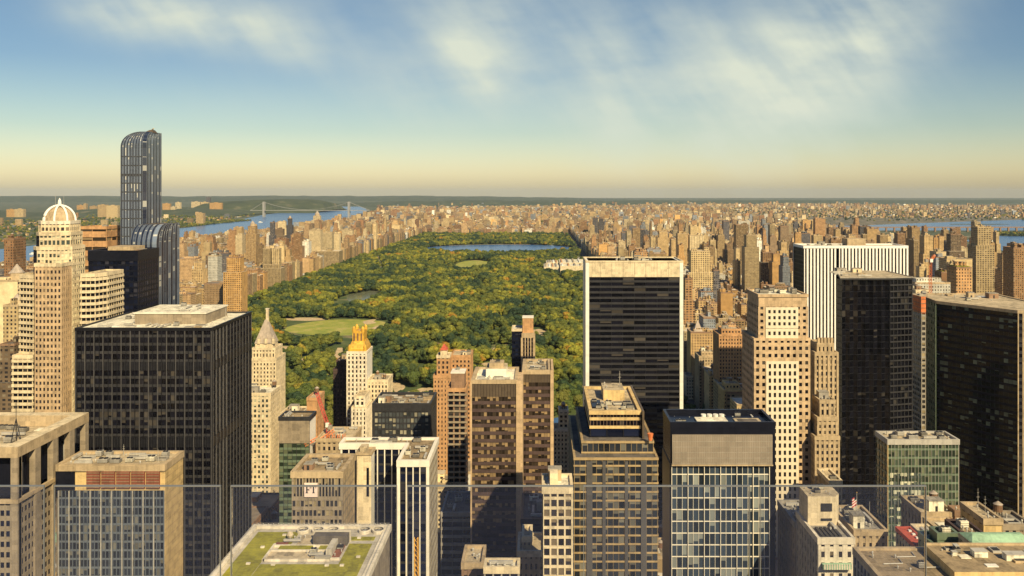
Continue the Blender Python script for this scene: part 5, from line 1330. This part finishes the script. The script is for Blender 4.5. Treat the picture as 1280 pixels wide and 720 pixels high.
def where(px, py):
    n, lx, ly = min(LAND, key=lambda q: (q[1] - px) ** 2 + ((q[2] - py) * 1.3) ** 2)
    dx, dy = px - lx, py - ly
    v = 'above' if dy < -9 else 'below' if dy > 9 else ''
    h = 'left of' if dx < -9 else 'right of' if dx > 9 else ''
    if v and h: return '%s and %s %s' % (v, h, n)
    return '%s %s' % (v or h or 'beside', n)


def ordinal(k, n):
    if n == 2: return ('left one of two', 'right one of two')[k]
    O = ['leftmost', 'second from left', 'third from left', 'fourth from left', 'fifth from left', 'sixth from left', 'seventh from left', 'eighth from left', 'ninth from left', 'tenth from left']
    if k == n - 1: return 'rightmost of them'
    return O[k] if k < 10 else '%dth from left' % (k + 1)


stuff_rows = []; desc = {}
for i, q in enumerate(BLD):
    if i not in chosen: stuff_rows += massing(q)[0]
vis_c = {}
ys_, xs2 = np.nonzero(buf >= 0); ids = buf[ys_, xs2]
sx = np.bincount(ids, weights=xs2, minlength=len(BLD)); sy = np.bincount(ids, weights=ys_, minlength=len(BLD))
for i in sorted(chosen):
    q = BLD[i]; out, form, top = massing(q); px, py = sx[i] / max(1, cnt[i]), sy[i] / max(1, cnt[i])
    width = 'slim' if (q['x1'] - q['x0']) < 15 else 'broad' if (q['x1'] - q['x0']) > 30 else ''
    kind = 'tower' if q['h'] > 68 else 'block' if q['h'] > 38 else 'low house'
    key = ' '.join(x for x in (width, PALN[q['ci']], 'stepped' if form == 'stepped' else '', kind) if x)
    desc[i] = (key, where(px, py), px, out, top, cnt[i])
used = {BLD[i]['label'] for i in desc}
groups = {}
for i, dsc in desc.items():
    if not BLD[i]['label']: groups.setdefault(dsc[:2], []).append(i)
LAB = {}
for (k, w), mem in groups.items():
    mem.sort(key=lambda i: desc[i][2])
    for n_, i in enumerate(mem): LAB[i] = ('%s %s' % (k, w) if '%s %s' % (k, w) not in used else '%s %s, unlike its neighbours' % (k, w)) if len(mem) == 1 else '%s %s, %s' % (k, w, ordinal(n_, len(mem)))
for i, (k, w, px, out, top, c_) in desc.items():
    q = BLD[i]; lab = q['label'] or LAB[i]; loc = ((q['x0'] + q['x1']) / 2, (q['y0'] + q['y1']) / 2, 0)
    o = empty('city_building', loc, lab, 'building', None if q['label'] else 'city blocks round the park')
    nb = 2 if 'stepped' in k else 1
    boxes_mesh('wall', out[:nb], loc, o)
    for rr in out[nb:]: boxes_mesh('bulkhead', [rr], loc, o)
    r = random.Random(i)
    x0, x1, y0, y1 = top; h = q['h']
    m = MB(); t_ = .45; pm_ = W['tan'] if q['ci'] in (0, 3, 4, 10) else W['brown']
    for (a, e, c, f) in ((x0 - .15, x1 + .15, y0 - .15, y0 + t_), (x0 - .15, x1 + .15, y1 - t_, y1 + .15), (x0 - .15, x0 + t_, y0 + t_, y1 - t_), (x1 - t_, x1 + .15, y0 + t_, y1 - t_)): m.box(a, e, c, f, h - .8, h + .9, pm_)
    m.build('parapet', o)
    if q['y0'] < 2600 and r.random() < .6 and x1 - x0 > 8: roof_item(o, 't', r.uniform(x0 + 3, x1 - 3), r.uniform(y0 + 3, y1 - 3), h, 3.8, 3.8, 7.5, r)
    if q['label'] and 'green roof garden' in q['label']:
        m = MB(); m.box(x0 + 1.5, x1 - 1.5, y0 + 1.5, y1 - 1.5, h, h + 1.6, W['rooflawn']); m.build('roof_garden', o)
    if q['label'] and ('domed cap' in q['label'] or 'pointed' in q['label'] or 'church' in q['label'] or 'twin pair' in q['label']):
        m = MB(); mx, my, s = (x0 + x1) / 2, (y0 + y1) / 2, (x1 - x0) * .36
        m.cyl(mx, my, h, h + s * .9, s, s * .9, W['tan'], 10); m.cyl(mx, my, h + s * .9, h + s * 2.1, s * .95, .2, W['slate'], 10); m.build('cap', o)

# far city, north of the park and across the rivers: one mass
def scatter(n, xr, yr, hh, wr, keep):
    x = rng.uniform(*xr, n); y = rng.uniform(yr[0] ** .5, yr[1] ** .5, n) ** 2
    ok = keep(x, y) & (np.abs(x) / y < .7) & ((np.mod(x, 150) > 26) | (y > 12500)) & (np.mod(y, 160) > 22); x, y = x[ok], y[ok]; n = len(x)
    y = np.round(y / 20) * 20 + rng.uniform(-3, 3, n)
    w = rng.uniform(*wr, n) * .85; d = rng.uniform(10, 26, n); h = hh[0] + (hh[1] - hh[0]) * rng.random(n) ** 2
    tall = rng.random(n) < .035; h[tall] = rng.uniform(35, 62, tall.sum()); w[tall] = rng.uniform(18, 45, tall.sum())
    ci = rng.choice(12, n, p=PALP / PALP.sum()); c = PAL[ci] * rng.uniform(.45, 1.3, (n, 1)); ro = ROOF[rng.integers(0, 6, n)]
    return np.column_stack([x - w / 2, x + w / 2, y, y + d, np.zeros(n), h, c, ro, rng.random(n)])


far = [np.array(stuff_rows)]
shore = lambda y: -1690 + np.where(y > 8200, -(y - 8200) * .16, 0)
far.append(scatter(34000, (-3000, 2100), (5330, 11500), (10, 26), (12, 30), lambda x, y: (x > shore(y)) & ~((y < 6500) & (x > 1000) & (x > 1900 - (y - 5300) * .1))))
far.append(scatter(14000, (1500, 11000), (7800, 14500), (7, 20), (12, 34), lambda x, y: (y > 6900 + np.maximum(0, x - 3500) * .25)))
far.append(scatter(7000, (-2500, 6000), (11000, 16500), (8, 22), (16, 42), lambda x, y: x > shore(y)))
nj = lambda x, y: (x < -2480 - np.maximum(0, y - 6000) * .18) & ((y < 8500) | (x < -4300))
far.append(scatter(5200, (-9000, -2400), (3000, 9500), (5, 14), (10, 34), nj))
far.append(scatter(500, (1700, 3200), (2300, 5000), (8, 26), (12, 30), lambda x, y: (x > 2700) | (x < 1750)))
# the blocks of the city behind the viewing terrace, mirrored in the glass ahead
n_ = 900; bx, by = rng.uniform(-900, 900, n_), -rng.uniform(110, 2600, n_); bx, by = np.round(bx / 48) * 48, np.round(by / 80) * 80 - 60
bh = np.where(by > -420, rng.uniform(30, 85, n_), rng.uniform(40, 170, n_)); bc = PAL[rng.choice(12, n_)]
far.append(np.column_stack([bx, bx + rng.uniform(22, 40, n_), by, by + rng.uniform(24, 52, n_), np.zeros(n_), bh, bc, ROOF[rng.integers(0, 6, n_)], rng.random(n_)]))
rows = np.vstack(far)
tag(boxes_mesh('distant_city', rows), 'dense mass of far roofs and walls running to the horizon', 'city', kind='stuff')
print('far boxes', len(rows))

# apartment blocks across the river and on the far hills, one by one
r = random.Random(5)
for i, (pa, pb, py, base, ci, lab) in enumerate(((8, 18, 265, 274, 9, 'orange'), (18, 29, 264.5, 274, 3, 'sandy'), (96, 104, 259, 266, 9, 'orange'), (104, 107.5, 257, 266, 0, 'tan'), (112, 121, 260, 267, 1, 'brown'), (122, 133, 259, 272, 0, 'tan'), (133, 147, 260, 273, 3, 'sandy'),
        (203, 212, 257, 268, 9, 'orange'), (213, 219, 261, 268, 4, 'cream'), (219, 225, 255.5, 267, 4, 'cream'), (239, 250, 254.5, 265, 4, 'cream'), (251, 260, 255, 265, 3, 'sandy'), (262, 277, 256, 267, 9, 'orange'), (257.5, 262.5, 248.5, 262, 11, 'dark'), (245, 254, 270, 280, 0, 'tan'), (282, 290, 257, 263, 3, 'sandy'))):
    Y = F * 245 / (base - HY); x0, x1 = X(pa, Y), X(pb, Y); h = Z(py, Y) + 22
    o = empty('apartment_block', ((x0 + x1) / 2, Y, 0), '%s block across the wide river, %s' % (lab, ['left edge of the photo, left one', 'left edge of the photo, right one', 'left one of the trio right of the dome', 'middle slim one of the trio right of the dome', 'right one of the trio right of the dome', 'left of a pair beside the curved skyscraper', 'right of a pair beside the curved skyscraper',
        'first right of the curved skyscraper', 'low one second right of the curved skyscraper', 'third right of the curved skyscraper', 'left of the dark slim tower', 'touching the dark slim tower', 'right of the dark slim tower', 'tall slim one on the skyline', 'down by the shore', 'last one before the bridge'][i]), 'apartment building', 'apartment blocks across the river')
    c, ro = PAL[ci], ROOF[i % 6]
    boxes_mesh('wall', [(x0, x1, Y, Y + 40, -2, h, *c, *ro, r.random())], (*o.location,), o); boxes_mesh('bulkhead', [(x0 + (x1 - x0) * .35, x0 + (x1 - x0) * .65, Y + 10, Y + 25, h, h + 6, *c, *ro, .3)], (*o.location,), o)

# museum at the east edge of the park
o = empty('museum', (85, 2700, 0), 'long low cream museum at the right park edge below the reservoir', 'museum')
for k, (x0, x1, y0, y1, h) in enumerate(((12, 60, 2580, 2700, 17), (62, 150, 2560, 2640, 22), (62, 150, 2642, 2780, 25), (20, 60, 2702, 2790, 20))):
    m = MB(); m.box(x0, x1, y0, y1, 0, h, W['cream'], False, W['lightroof']); m.build('wing', o)
    m = MB()
    for j in range(4): m.box(x0 + 4 + j * (x1 - x0) / 4.6, x0 + 4 + j * (x1 - x0) / 4.6 + 5, y0 + 6, y1 - 6, h, h + 3, [W['gravel'], W['whitep'], W['orange'], W['greyroof']][(j + k) % 4])
    m.build('skylight', o)
CLEAR.append((82, 2640, 85, 185))

# suspension bridge
Yb = 8200; xa, xb = X(330, Yb), X(438, Yb + 60)
o = empty('suspension_bridge', ((xa + xb) / 2, Yb, 0), 'long pale suspension bridge with two towers far off across the river', 'bridge')
for x in (xa, xb):
    m = MB()
    for s in (-1, 1): m.prism([(x - 9, Yb + s * 15 - 6), (x + 9, Yb + s * 15 - 6), (x + 9, Yb + s * 15 + 6), (x - 9, Yb + s * 15 + 6)], -.5, 146, W['steel'])
    for z_ in (52, 100, 138): m.box(x - 7, x + 7, Yb - 14, Yb + 14, z_, z_ + 10, W['steel'])
    m.build('bridge_tower', o)
m = MB(); m.box(xa - 130, xb + 200, Yb - 15, Yb + 15, 60, 64.5, W['steel']); m.build('deck', o)
for s in (-1, 1):
    m = MB(); n = 24
    m.tube([(xa + (xb - xa) * k / n, Yb + s * 15, 70 + 74 * (2 * k / n - 1) ** 2) for k in range(n + 1)], 1.1, W['steel'], 5)
    m.tube([(xa - 130, Yb + s * 15, 64), (xa, Yb + s * 15, 144)], 1.1, W['steel'], 5); m.tube([(xb, Yb + s * 15, 144), (xb + 200, Yb + s * 15, 64)], 1.1, W['steel'], 5)
    for k in range(1, n): m.tube([(xa + (xb - xa) * k / n, Yb + s * 15, 62), (xa + (xb - xa) * k / n, Yb + s * 15, 70 + 74 * (2 * k / n - 1) ** 2)], .25, W['steel'], 4)
    m.build('main_cable', o)
# rail viaduct over the east river
o = empty('viaduct', (2900, 5150, 0), 'long low arched viaduct crossing the water at far right', 'bridge')
m = MB(); m.box(1700, 4200, 5150, 5162, 26, 32, W['brown']); m.build('deck', o)
for k in range(50):
    m = MB(); m.box(1720 + k * 50, 1729 + k * 50, 5151, 5161, 0, 26, W['brown'], False); m.build('pier', o)
# boats
for (px, py, lab) in ((325.5, 278, 'small white boat on the wide river below the bridge'), (42, 318, 'white ferry near the left edge of the photo on the river')):
    Y = F * 250 / (py - HY); x = X(px, Y); o = empty('boat', (x, Y, 0), lab, 'boat')
    m = MB(); m.prism([(x - 14, Y - 4), (x + 10, Y - 4), (x + 17, Y), (x + 10, Y + 4), (x - 14, Y + 4)], .05, 3.5, W['whitep'], False); m.build('hull', o)
    m = MB(); m.box(x - 9, x + 5, Y - 3, Y + 3, 3.5, 7, W['whitep']); m.box(x - 6, x + 2, Y - 2.4, Y + 2.4, 7, 9.5, W['metal']); m.build('cabin', o)

# ================================================================== trees
def leafmat(name, stops, perloc=False):
    m, nt, b = newmat(name); oi = node(nt, 'ShaderNodeObjectInfo')
    geo = node(nt, 'ShaderNodeNewGeometry'); n2 = noise_tex(nt, geo.outputs['Position'], .45, 2)
    if perloc:
        n1 = noise_tex(nt, geo.outputs['Position'], .011, 4, .65)
        f = mth(nt, 'ADD', mth(nt, 'MULTIPLY', oi.outputs['Random'], .38), mth(nt, 'SUBTRACT', mth(nt, 'MULTIPLY', n1, 2.9), 1.18), clamp=True)
    else: f = mth(nt, 'MULTIPLY', oi.outputs['Random'], 1.0)
    col = mixc(nt, 1.0, ramp(nt, f, stops), ramp(nt, n2, [(.3, .72), (.7, 1.3)]), 'MULTIPLY')
    nt.links.new(col, b.inputs['Base Color']); b.inputs['Roughness'].default_value = .75
    b.inputs['Specular IOR Level'].default_value = .25
    return m


DG, MG, OL, YG, RU = (.02, .04, .018), (.066, .086, .018), (.125, .13, .02), (.22, .215, .024), (.29, .16, .02)
LEAF = dict(dark=leafmat('dark_leaves', [(0, DG), (1, (.034, .058, .016))]), mid=leafmat('green_leaves', [(0, MG), (1, (.065, .09, .018))]), olive=leafmat('olive_leaves', [(0, OL), (1, (.11, .11, .02))]), yellow=leafmat('yellow_leaves', [(0, YG), (1, (.19, .135, .022))]))
WOODS = leafmat('wood_leaves', [(.15, DG), (.38, MG), (.62, OL), (.82, YG), (.98, RU)], True)
bark = wallmat('bark', (.09, .065, .045))


def crown_mesh(seed):
    """uneven lobes with leaf clumps standing out all round; unit crown about 12 m wide, its foot at 3 m"""
    r = random.Random(seed); v, f = [], []
    import bmesh
    lobes = []
    n = r.randint(11, 15)
    for k in range(n):
        a = r.uniform(0, 6.28); d = r.uniform(1.2, 4.9) if k else 0; z = r.uniform(6, 11.5) - d * .5 if k else 9.6
        lobes.append((d * math.cos(a), d * math.sin(a), z, r.uniform(1.2, 2.6) if k else 3.0))
    lobes.append((0, 0, 6.5, 3.8))
    for (x, y, z, s) in lobes:
        bm = bmesh.new(); bmesh.ops.create_icosphere(bm, subdivisions=2, radius=1)
        off = len(v)
        for q in bm.verts:
            c = q.co.normalized(); k = s * (1 + .42 * mnoise.noise((c.x * 2.4 + seed * 3.1 + x, c.y * 2.4 + y, c.z * 2.4 + z)))
            v.append((x + c.x * k, y + c.y * k, z + c.z * k * .85))
        for q in bm.faces: f.append(tuple(off + w.index for w in q.verts))
        bm.free()
        for _ in range(70):
            th, ph = r.uniform(0, 6.28), math.asin(r.uniform(-.5, 1)); c = Vector((math.cos(ph) * math.cos(th), math.cos(ph) * math.sin(th), math.sin(ph) * .85))
            p = Vector((x, y, z)) + c * s * r.uniform(.98, 1.2); t1 = Vector((r.uniform(-1, 1), r.uniform(-1, 1), r.uniform(-1, 1))).normalized(); t2 = t1.cross(c + Vector((.01, .02, .3))).normalized(); t1 = t1 * r.uniform(.25, .62); t2 = t2 * r.uniform(.2, .5)
            o = len(v); v.extend([tuple(p - t1), tuple(p + t2 * .8), tuple(p + t1), tuple(p - t2)]); f.append((o, o + 1, o + 2, o + 3))
    me = bpy.data.meshes.new('crown'); me.from_pydata(v, [], f); return me


def trunk_mesh():
    m = MB(); m.tube([(0, 0, -.2), (.05, 0, 2), (.1, .1, 5)], [.42, .3, .2], bark, 7)
    for k in range(4):
        a = k * 1.6; m.tube([(.05, 0, 2.6 + k * .4), (1.3 * math.cos(a), 1.3 * math.sin(a), 4.6 + k * .3), (2.4 * math.cos(a), 2.4 * math.sin(a), 6.4)], [.16, .12, .06], bark, 5)
    o = m.build('trunk'); me = o.data; bpy.data.objects.remove(o); return me


CR = [crown_mesh(s) for s in range(6)]; TR = trunk_mesh()
CRM = {}
for kname, mt in LEAF.items():
    for i, me in enumerate(CR):
        c = me.copy(); c.materials.append(mt); CRM[kname, i] = c
# points
pts = []
g = 11.2
for iy in range(int((PN - PS) / g)):
    for ix in range(int((PE - PW) / g)):
        x, y = PW + 2 + (ix + rng.uniform(.05, .95)) * g, PS + 3 + (iy + rng.uniform(.05, .95)) * g
        pts.append((x, y))
pts = np.array(pts); keep = np.ones(len(pts), bool)
for (cx, cy, rx, ry) in CLEAR: keep &= ((pts[:, 0] - cx) / rx) ** 2 + ((pts[:, 1] - cy) / ry) ** 2 > 1
for pth in PATHS:
    px = np.interp(pts[:, 1], [p[1] for p in pth], [p[0] for p in pth]); keep &= ~((np.abs(pts[:, 0] - px) < 10) & (pts[:, 1] > 780))
keep &= np.abs(pts[:, 0]) / pts[:, 1] < .75
pts = pts[keep]
dens = np.array([mnoise.noise((x * .012, y * .012, 5.5)) for x, y in pts]); pts = pts[(dens > -.32) | (rng.random(len(pts)) < .3)]
sc = rng.uniform(.85, 1.85, len(pts)) * np.where(rng.random(len(pts)) < .12, .7, 1)
# nearest visible ones become trees of their own
pxs = CX + F * pts[:, 0] / pts[:, 1]; pys = HY + F * (H - 11 * sc) / pts[:, 1]
zbuf = np.full((GH, GW), 1e9)
for (x0, x1, y0, y1, z) in OCC:
    a, e = int(max(0, CX + F * x0 / y0)), int(min(GW, CX + F * x1 / y0 + 1)); c = int(max(0, HY + F * (H - z) / y0))
    if e > a and c < GH: zbuf[c:, a:e] = np.minimum(zbuf[c:, a:e], y0)
inside = (pxs > 2) & (pxs < GW - 2) & (pys > 0) & (pys < GH - 2)
vis = np.zeros(len(pts), bool); ii = np.nonzero(inside)[0]
vis[ii] = zbuf[pys[ii].astype(int), pxs[ii].astype(int)] > pts[ii, 1]
cand = np.nonzero(vis)[0]; cand = cand[np.argsort(pts[cand, 1])]
ind = cand[:290]; imask = np.zeros(len(pts), bool); imask[ind] = True
LT = [('the steep-roofed hotel', 330, 470), ('the red crane', 402, 500), ('the gold-topped tower', 450, 470), ('the orange brick tower', 560, 470), ('the square dark office box', 500, 490), ('the slim half-dark tower', 652, 430), ('the white-edged slab', 735, 450), ('the twin bronze towers', 640, 470), ('the plaza house', 703, 510), ('the big black box', 290, 395), ('the meadow', 430, 412)]
GN = {'dark': 'dark green', 'mid': 'mid green', 'olive': 'olive', 'yellow': 'yellow-green'}
for i in ind:
    x, y = pts[i]; n_ = mnoise.noise((x * .012, y * .012, 2.0)) * .9 + rng.uniform(-.35, .35)
    kname = 'dark' if n_ < -.22 else 'mid' if n_ < .08 else 'olive' if n_ < .32 else 'yellow'
    px, py = pxs[i], pys[i]; nm, lx, ly = min(LT, key=lambda q: (q[1] - px) ** 2 + (q[2] - py) ** 2)
    side = 'left of' if px < lx - 6 else 'right of' if px > lx + 6 else 'just above'
    size = 'small' if sc[i] < 1.1 else 'large' if sc[i] > 1.5 else 'middling'
    lab = '%s %s crowned tree in the wood %s %s' % (size, GN[kname], side, nm)
    root = empty('park_tree', (x, y, .12), lab, 'tree', '%s park trees %s %s' % (size + ' ' + GN[kname], side, nm)); root.scale = (sc[i],) * 3; root.rotation_euler = (0, 0, rng.uniform(0, 6.28))
    o = bpy.data.objects.new('crown', CRM[kname, int(rng.integers(6))]); C.objects.link(o); o.parent = root
    o = bpy.data.objects.new('trunk', TR); C.objects.link(o); o.parent = root
# plaza trees by the park corner, right of the white-edged slab
for k in range(14):
    x, y = X(855 + rng.uniform(0, 30), 900), rng.uniform(800, 960); x = CX and (rng.uniform(852, 886) - CX) / F * y
    if hits_hero(x - 4, x + 4, y - 4, y + 4): continue
    root = empty('plaza_tree', (x, y, 0), 'bright green tree in the plaza right of the white-edged dark slab', 'tree', 'plaza trees right of the white-edged dark slab'); s_ = rng.uniform(.9, 1.3); root.scale = (s_,) * 3; root.rotation_euler = (0, 0, rng.uniform(0, 6))
    o = bpy.data.objects.new('crown', CRM['mid', int(rng.integers(6))]); C.objects.link(o); o.parent = root
    o = bpy.data.objects.new('trunk', TR); C.objects.link(o); o.parent = root

# the rest of the wood: one object, its crowns drawn from hidden-away variants by geometry nodes
wp = pts[~imask]; ws = sc[~imask]
# street and hillside greenery beyond the park
ex = []
def patch_trees(n, x0, x1, y0, y1, s0=.6, s1=1.1):
    for _ in range(n): ex.append((rng.uniform(x0, x1), rng.uniform(y0, y1), rng.uniform(s0, s1)))
patch_trees(900, -1725, -1695, 1500, 6500); patch_trees(350, -980, -780, 5100, 5800); patch_trees(1500, -2640, -2450, 5000, 7200); patch_trees(900, 2600, 3400, 4650, 4950, .8, 1.4)
for _ in range(3800):
    y = rng.uniform(3500, 9200); x = rng.uniform(-5600, -2450)
    if x > -2480 - max(0, y - 6000) * .18: continue
    ex.append((x, y, rng.uniform(.9, 1.7)))
for _ in range(3600):
    y = rng.uniform(5600, 12500); x = rng.uniform(-1700, 6500)
    if (y < 6900 + max(0, x - 3500) * .25) and x > 900: continue
    ex.append((x, y, rng.uniform(.9, 1.7)))
ex = np.array(ex); wp = np.vstack([wp, ex[:, :2]]); ws = np.concatenate([ws, ex[:, 2]])
me = bpy.data.meshes.new('park_woods'); me.vertices.add(len(wp)); me.vertices.foreach_set('co', np.column_stack([wp, np.full(len(wp), .1)]).ravel())
a = me.attributes.new('size', 'FLOAT_VECTOR', 'POINT'); a.data.foreach_set('vector', (ws[:, None] * np.column_stack([rng.uniform(.8, 1.3, len(ws)), rng.uniform(.8, 1.3, len(ws)), rng.uniform(.8, 1.2, len(ws))])).ravel())
a = me.attributes.new('spin', 'FLOAT_VECTOR', 'POINT'); a.data.foreach_set('vector', np.column_stack([np.zeros((len(wp), 2)), rng.uniform(0, 6.28, len(wp))]).ravel())
a = me.attributes.new('pick', 'INT', 'POINT'); a.data.foreach_set('value', rng.integers(0, 6, len(wp)).astype(np.int32))
wo = bpy.data.objects.new('park_woods', me); C.objects.link(wo); tag(wo, 'thick wood of the big park, green to rusty yellow, seen as one canopy', 'woods', kind='stuff')
src = [next(o for o in bpy.data.objects if o.type == 'MESH' and o.name.startswith('crown') and o.data == CRM[kk]) for kk in
       [next((kn, i) for kn in ('mid', 'dark', 'olive', 'yellow') if any(o.data == CRM[kn, i] for o in bpy.data.objects if o.type == 'MESH')) for i in range(6)]]
ng = bpy.data.node_groups.new('woods', 'GeometryNodeTree'); ng.interface.new_socket('Geometry', in_out='INPUT', socket_type='NodeSocketGeometry'); ng.interface.new_socket('Geometry', in_out='OUTPUT', socket_type='NodeSocketGeometry')
gi, go = ng.nodes.new('NodeGroupInput'), ng.nodes.new('NodeGroupOutput')
m2p = ng.nodes.new('GeometryNodeMeshToPoints'); ng.links.new(gi.outputs[0], m2p.inputs['Mesh'])
g2i = ng.nodes.new('GeometryNodeGeometryToInstance')
for o in reversed(src):
    oi = ng.nodes.new('GeometryNodeObjectInfo'); oi.inputs['Object'].default_value = o; oi.inputs['As Instance'].default_value = False
    ng.links.new(oi.outputs['Geometry'], g2i.inputs[0])
sm_ = ng.nodes.new('GeometryNodeSetMaterial'); sm_.inputs['Material'].default_value = WOODS
iop = ng.nodes.new('GeometryNodeInstanceOnPoints'); ng.links.new(m2p.outputs[0], iop.inputs['Points']); ng.links.new(g2i.outputs[0], sm_.inputs[0]); ng.links.new(sm_.outputs[0], iop.inputs['Instance'])
iop.inputs['Pick Instance'].default_value = True
def named_attr(n, t):
    q = ng.nodes.new('GeometryNodeInputNamedAttribute'); q.data_type = t; q.inputs['Name'].default_value = n
    return next(s for s in q.outputs if s.enabled and s.name == 'Attribute')
ng.links.new(named_attr('size', 'FLOAT_VECTOR'), iop.inputs['Scale']); ng.links.new(named_attr('spin', 'FLOAT_VECTOR'), iop.inputs['Rotation']); ng.links.new(named_attr('pick', 'INT'), iop.inputs['Instance Index'])
ng.links.new(iop.outputs[0], go.inputs[0])
md = wo.modifiers.new('woods', 'NODES'); md.node_group = ng
print('woods', len(wp))

# ================================================================== sky, sun, haze, camera
SUN_AZ, SUN_EL = math.radians(29), math.radians(38)      # sun behind the camera and to the right: angle from straight behind
sd = Vector((math.cos(SUN_EL) * math.sin(SUN_AZ), -math.cos(SUN_EL) * math.cos(SUN_AZ), math.sin(SUN_EL)))
L = bpy.data.lights.new('sun', 'SUN'); L.energy = 5.0; L.angle = math.radians(.5); L.color = (1.0, .82, .50)
so = bpy.data.objects.new('sun', L); C.objects.link(so); so.rotation_euler = sd.to_track_quat('Z', 'Y').to_euler(); so.location = sd * 500

w = bpy.data.worlds.new('World'); S.world = w; w.use_nodes = True; nt = w.node_tree
bg = nt.nodes['Background']; sky = node(nt, 'ShaderNodeTexSky', sky_type='NISHITA'); sky.sun_disc = False
sky.sun_elevation = SUN_EL; sky.sun_rotation = math.pi - SUN_AZ; sky.altitude = 200; sky.air_density = 1.0; sky.dust_density = 1.2; sky.ozone_density = 1.5
co = node(nt, 'ShaderNodeTexCoord').outputs['Generated']; sx_ = node(nt, 'ShaderNodeSeparateXYZ'); nt.links.new(co, sx_.inputs[0])
yy = mth(nt, 'MAXIMUM', sx_.outputs[1], .05)
U = mth(nt, 'DIVIDE', sx_.outputs[0], yy); V = mth(nt, 'DIVIDE', sx_.outputs[2], yy)
warm = ramp(nt, mth(nt, 'MULTIPLY', mth(nt, 'ADD', sx_.outputs[2], .02), 1.0, clamp=True), [(0.0, (.92, .76, .57)), (.04, (.84, .72, .53)), (.09, (.55, .55, .47)), (.16, (.37, .42, .44)), (.28, (.31, .39, .43)), (.6, (.24, .31, .42))])
skc = mixc(nt, 1.0, mixc(nt, 1.0, sky.outputs[0], warm, 'MULTIPLY'), (1.62, 1.62, 1.62), 'MULTIPLY')
# thin high cloud: soft veils broken by stretched noise
cv = node(nt, 'ShaderNodeCombineXYZ'); nt.links.new(U, cv.inputs[0]); nt.links.new(V, cv.inputs[1])
def blob(u, v, su, sv, amp, rot=0):
    du, dv = mth(nt, 'SUBTRACT', U, u), mth(nt, 'SUBTRACT', V, v); c, s = math.cos(rot), math.sin(rot)
    a = mth(nt, 'ADD', mth(nt, 'MULTIPLY', du, c / su), mth(nt, 'MULTIPLY', dv, s / su)); b_ = mth(nt, 'ADD', mth(nt, 'MULTIPLY', du, -s / sv), mth(nt, 'MULTIPLY', dv, c / sv))
    e = mth(nt, 'ADD', mth(nt, 'MULTIPLY', a, a), mth(nt, 'MULTIPLY', b_, b_))
    return mth(nt, 'MULTIPLY', mth(nt, 'POWER', 2.718, mth(nt, 'MULTIPLY', e, -1.0)), amp)
def px2(u, v): return (u - CX) / F, (HY - v) / F
veil = None
for (u, v, su, sv, amp, rot) in ((150, 22, .07, .028, .8, -.2), (230, 14, .12, .035, 1.1, -.08), (300, 38, .12, .03, .7, -.2), (345, 62, .07, .02, .4, -.45), (585, 55, .06, .06, 1.0, -.8), (610, 95, .035, .04, .6, -.9), (490, 125, .06, .045, .4, -.6), (720, 30, .20, .10, .55, 0), (940, 90, .14, .08, .8, 0), (1085, 5, .09, .08, 1.1, .5),
                                 (1040, 70, .16, .06, .75, .5), (765, 125, .045, .08, .6, .15), (965, 165, .06, .05, .6, 0), (880, 130, .28, .07, .45, 0), (420, 20, .25, .1, .25, 0), (560, 150, .5, .05, .18, 0)):
    q = blob(*px2(u, v), su, sv, amp, rot); veil = q if veil is None else mth(nt, 'ADD', veil, q)
n1 = noise_tex(nt, mapping(nt, cv.outputs[0], (3.0, 8.0, 1)), 2.0, 4, .5)
rt = node(nt, 'ShaderNodeMapping'); rt.inputs['Rotation'].default_value = (0, 0, .9); nt.links.new(cv.outputs[0], rt.inputs[0])
n2 = noise_tex(nt, mapping(nt, rt.outputs[0], (2.0, 7, 1)), 2.0, 4, .5)
tex = ramp(nt, mth(nt, 'ADD', mth(nt, 'MULTIPLY', n1, .5), mth(nt, 'MULTIPLY', n2, .5)), [(.34, .22), (.66, 1.3)])
cf = mth(nt, 'MULTIPLY', mth(nt, 'MULTIPLY', veil, tex), .60, clamp=True)
full = mixc(nt, cf, skc, (6.1, 6.5, 5.4))
nt.links.new(full, bg.inputs[0]); bg.inputs[1].default_value = .085

HZ = 1.2e-5
hz, nt, b = newmat('haze_air'); nt.nodes.remove(b)
pv = node(nt, 'ShaderNodeVolumePrincipled'); pv.inputs['Color'].default_value = (.72, .85, 1.0, 1); pv.inputs['Density'].default_value = HZ; pv.inputs['Anisotropy'].default_value = .0
nt.links.new(pv.outputs[0], nt.nodes['Material Output'].inputs['Volume'])
m = MB(); m.box(-33000, 35000, -4000, 32000, -3, 330, hz); ho = m.build('haze'); tag(ho, kind='stuff')

cam = bpy.data.cameras.new('camera'); co_ = bpy.data.objects.new('camera', cam); C.objects.link(co_); S.camera = co_
co_.location = (0, 0, H); co_.rotation_euler = (math.pi / 2, 0, 0)
cam.sensor_width = 36; cam.lens = F / 1280 * 36; cam.shift_x = -(CX - 640) / 1280; cam.shift_y = -(360 - HY) / 1280
cam.clip_start = .1; cam.clip_end = 120000
S.render.engine = 'CYCLES'
S.view_settings.view_transform = 'Standard'; S.view_settings.look = 'None'; S.view_settings.exposure = 0.47; S.view_settings.gamma = 1
S.cycles.max_bounces = 5; S.cycles.diffuse_bounces = 2; S.cycles.glossy_bounces = 2; S.cycles.transparent_max_bounces = 8; S.cycles.volume_bounces = 0
S.cycles.sample_clamp_indirect = 6
for o in bpy.data.objects:
    if '_o' in o: del o['_o']
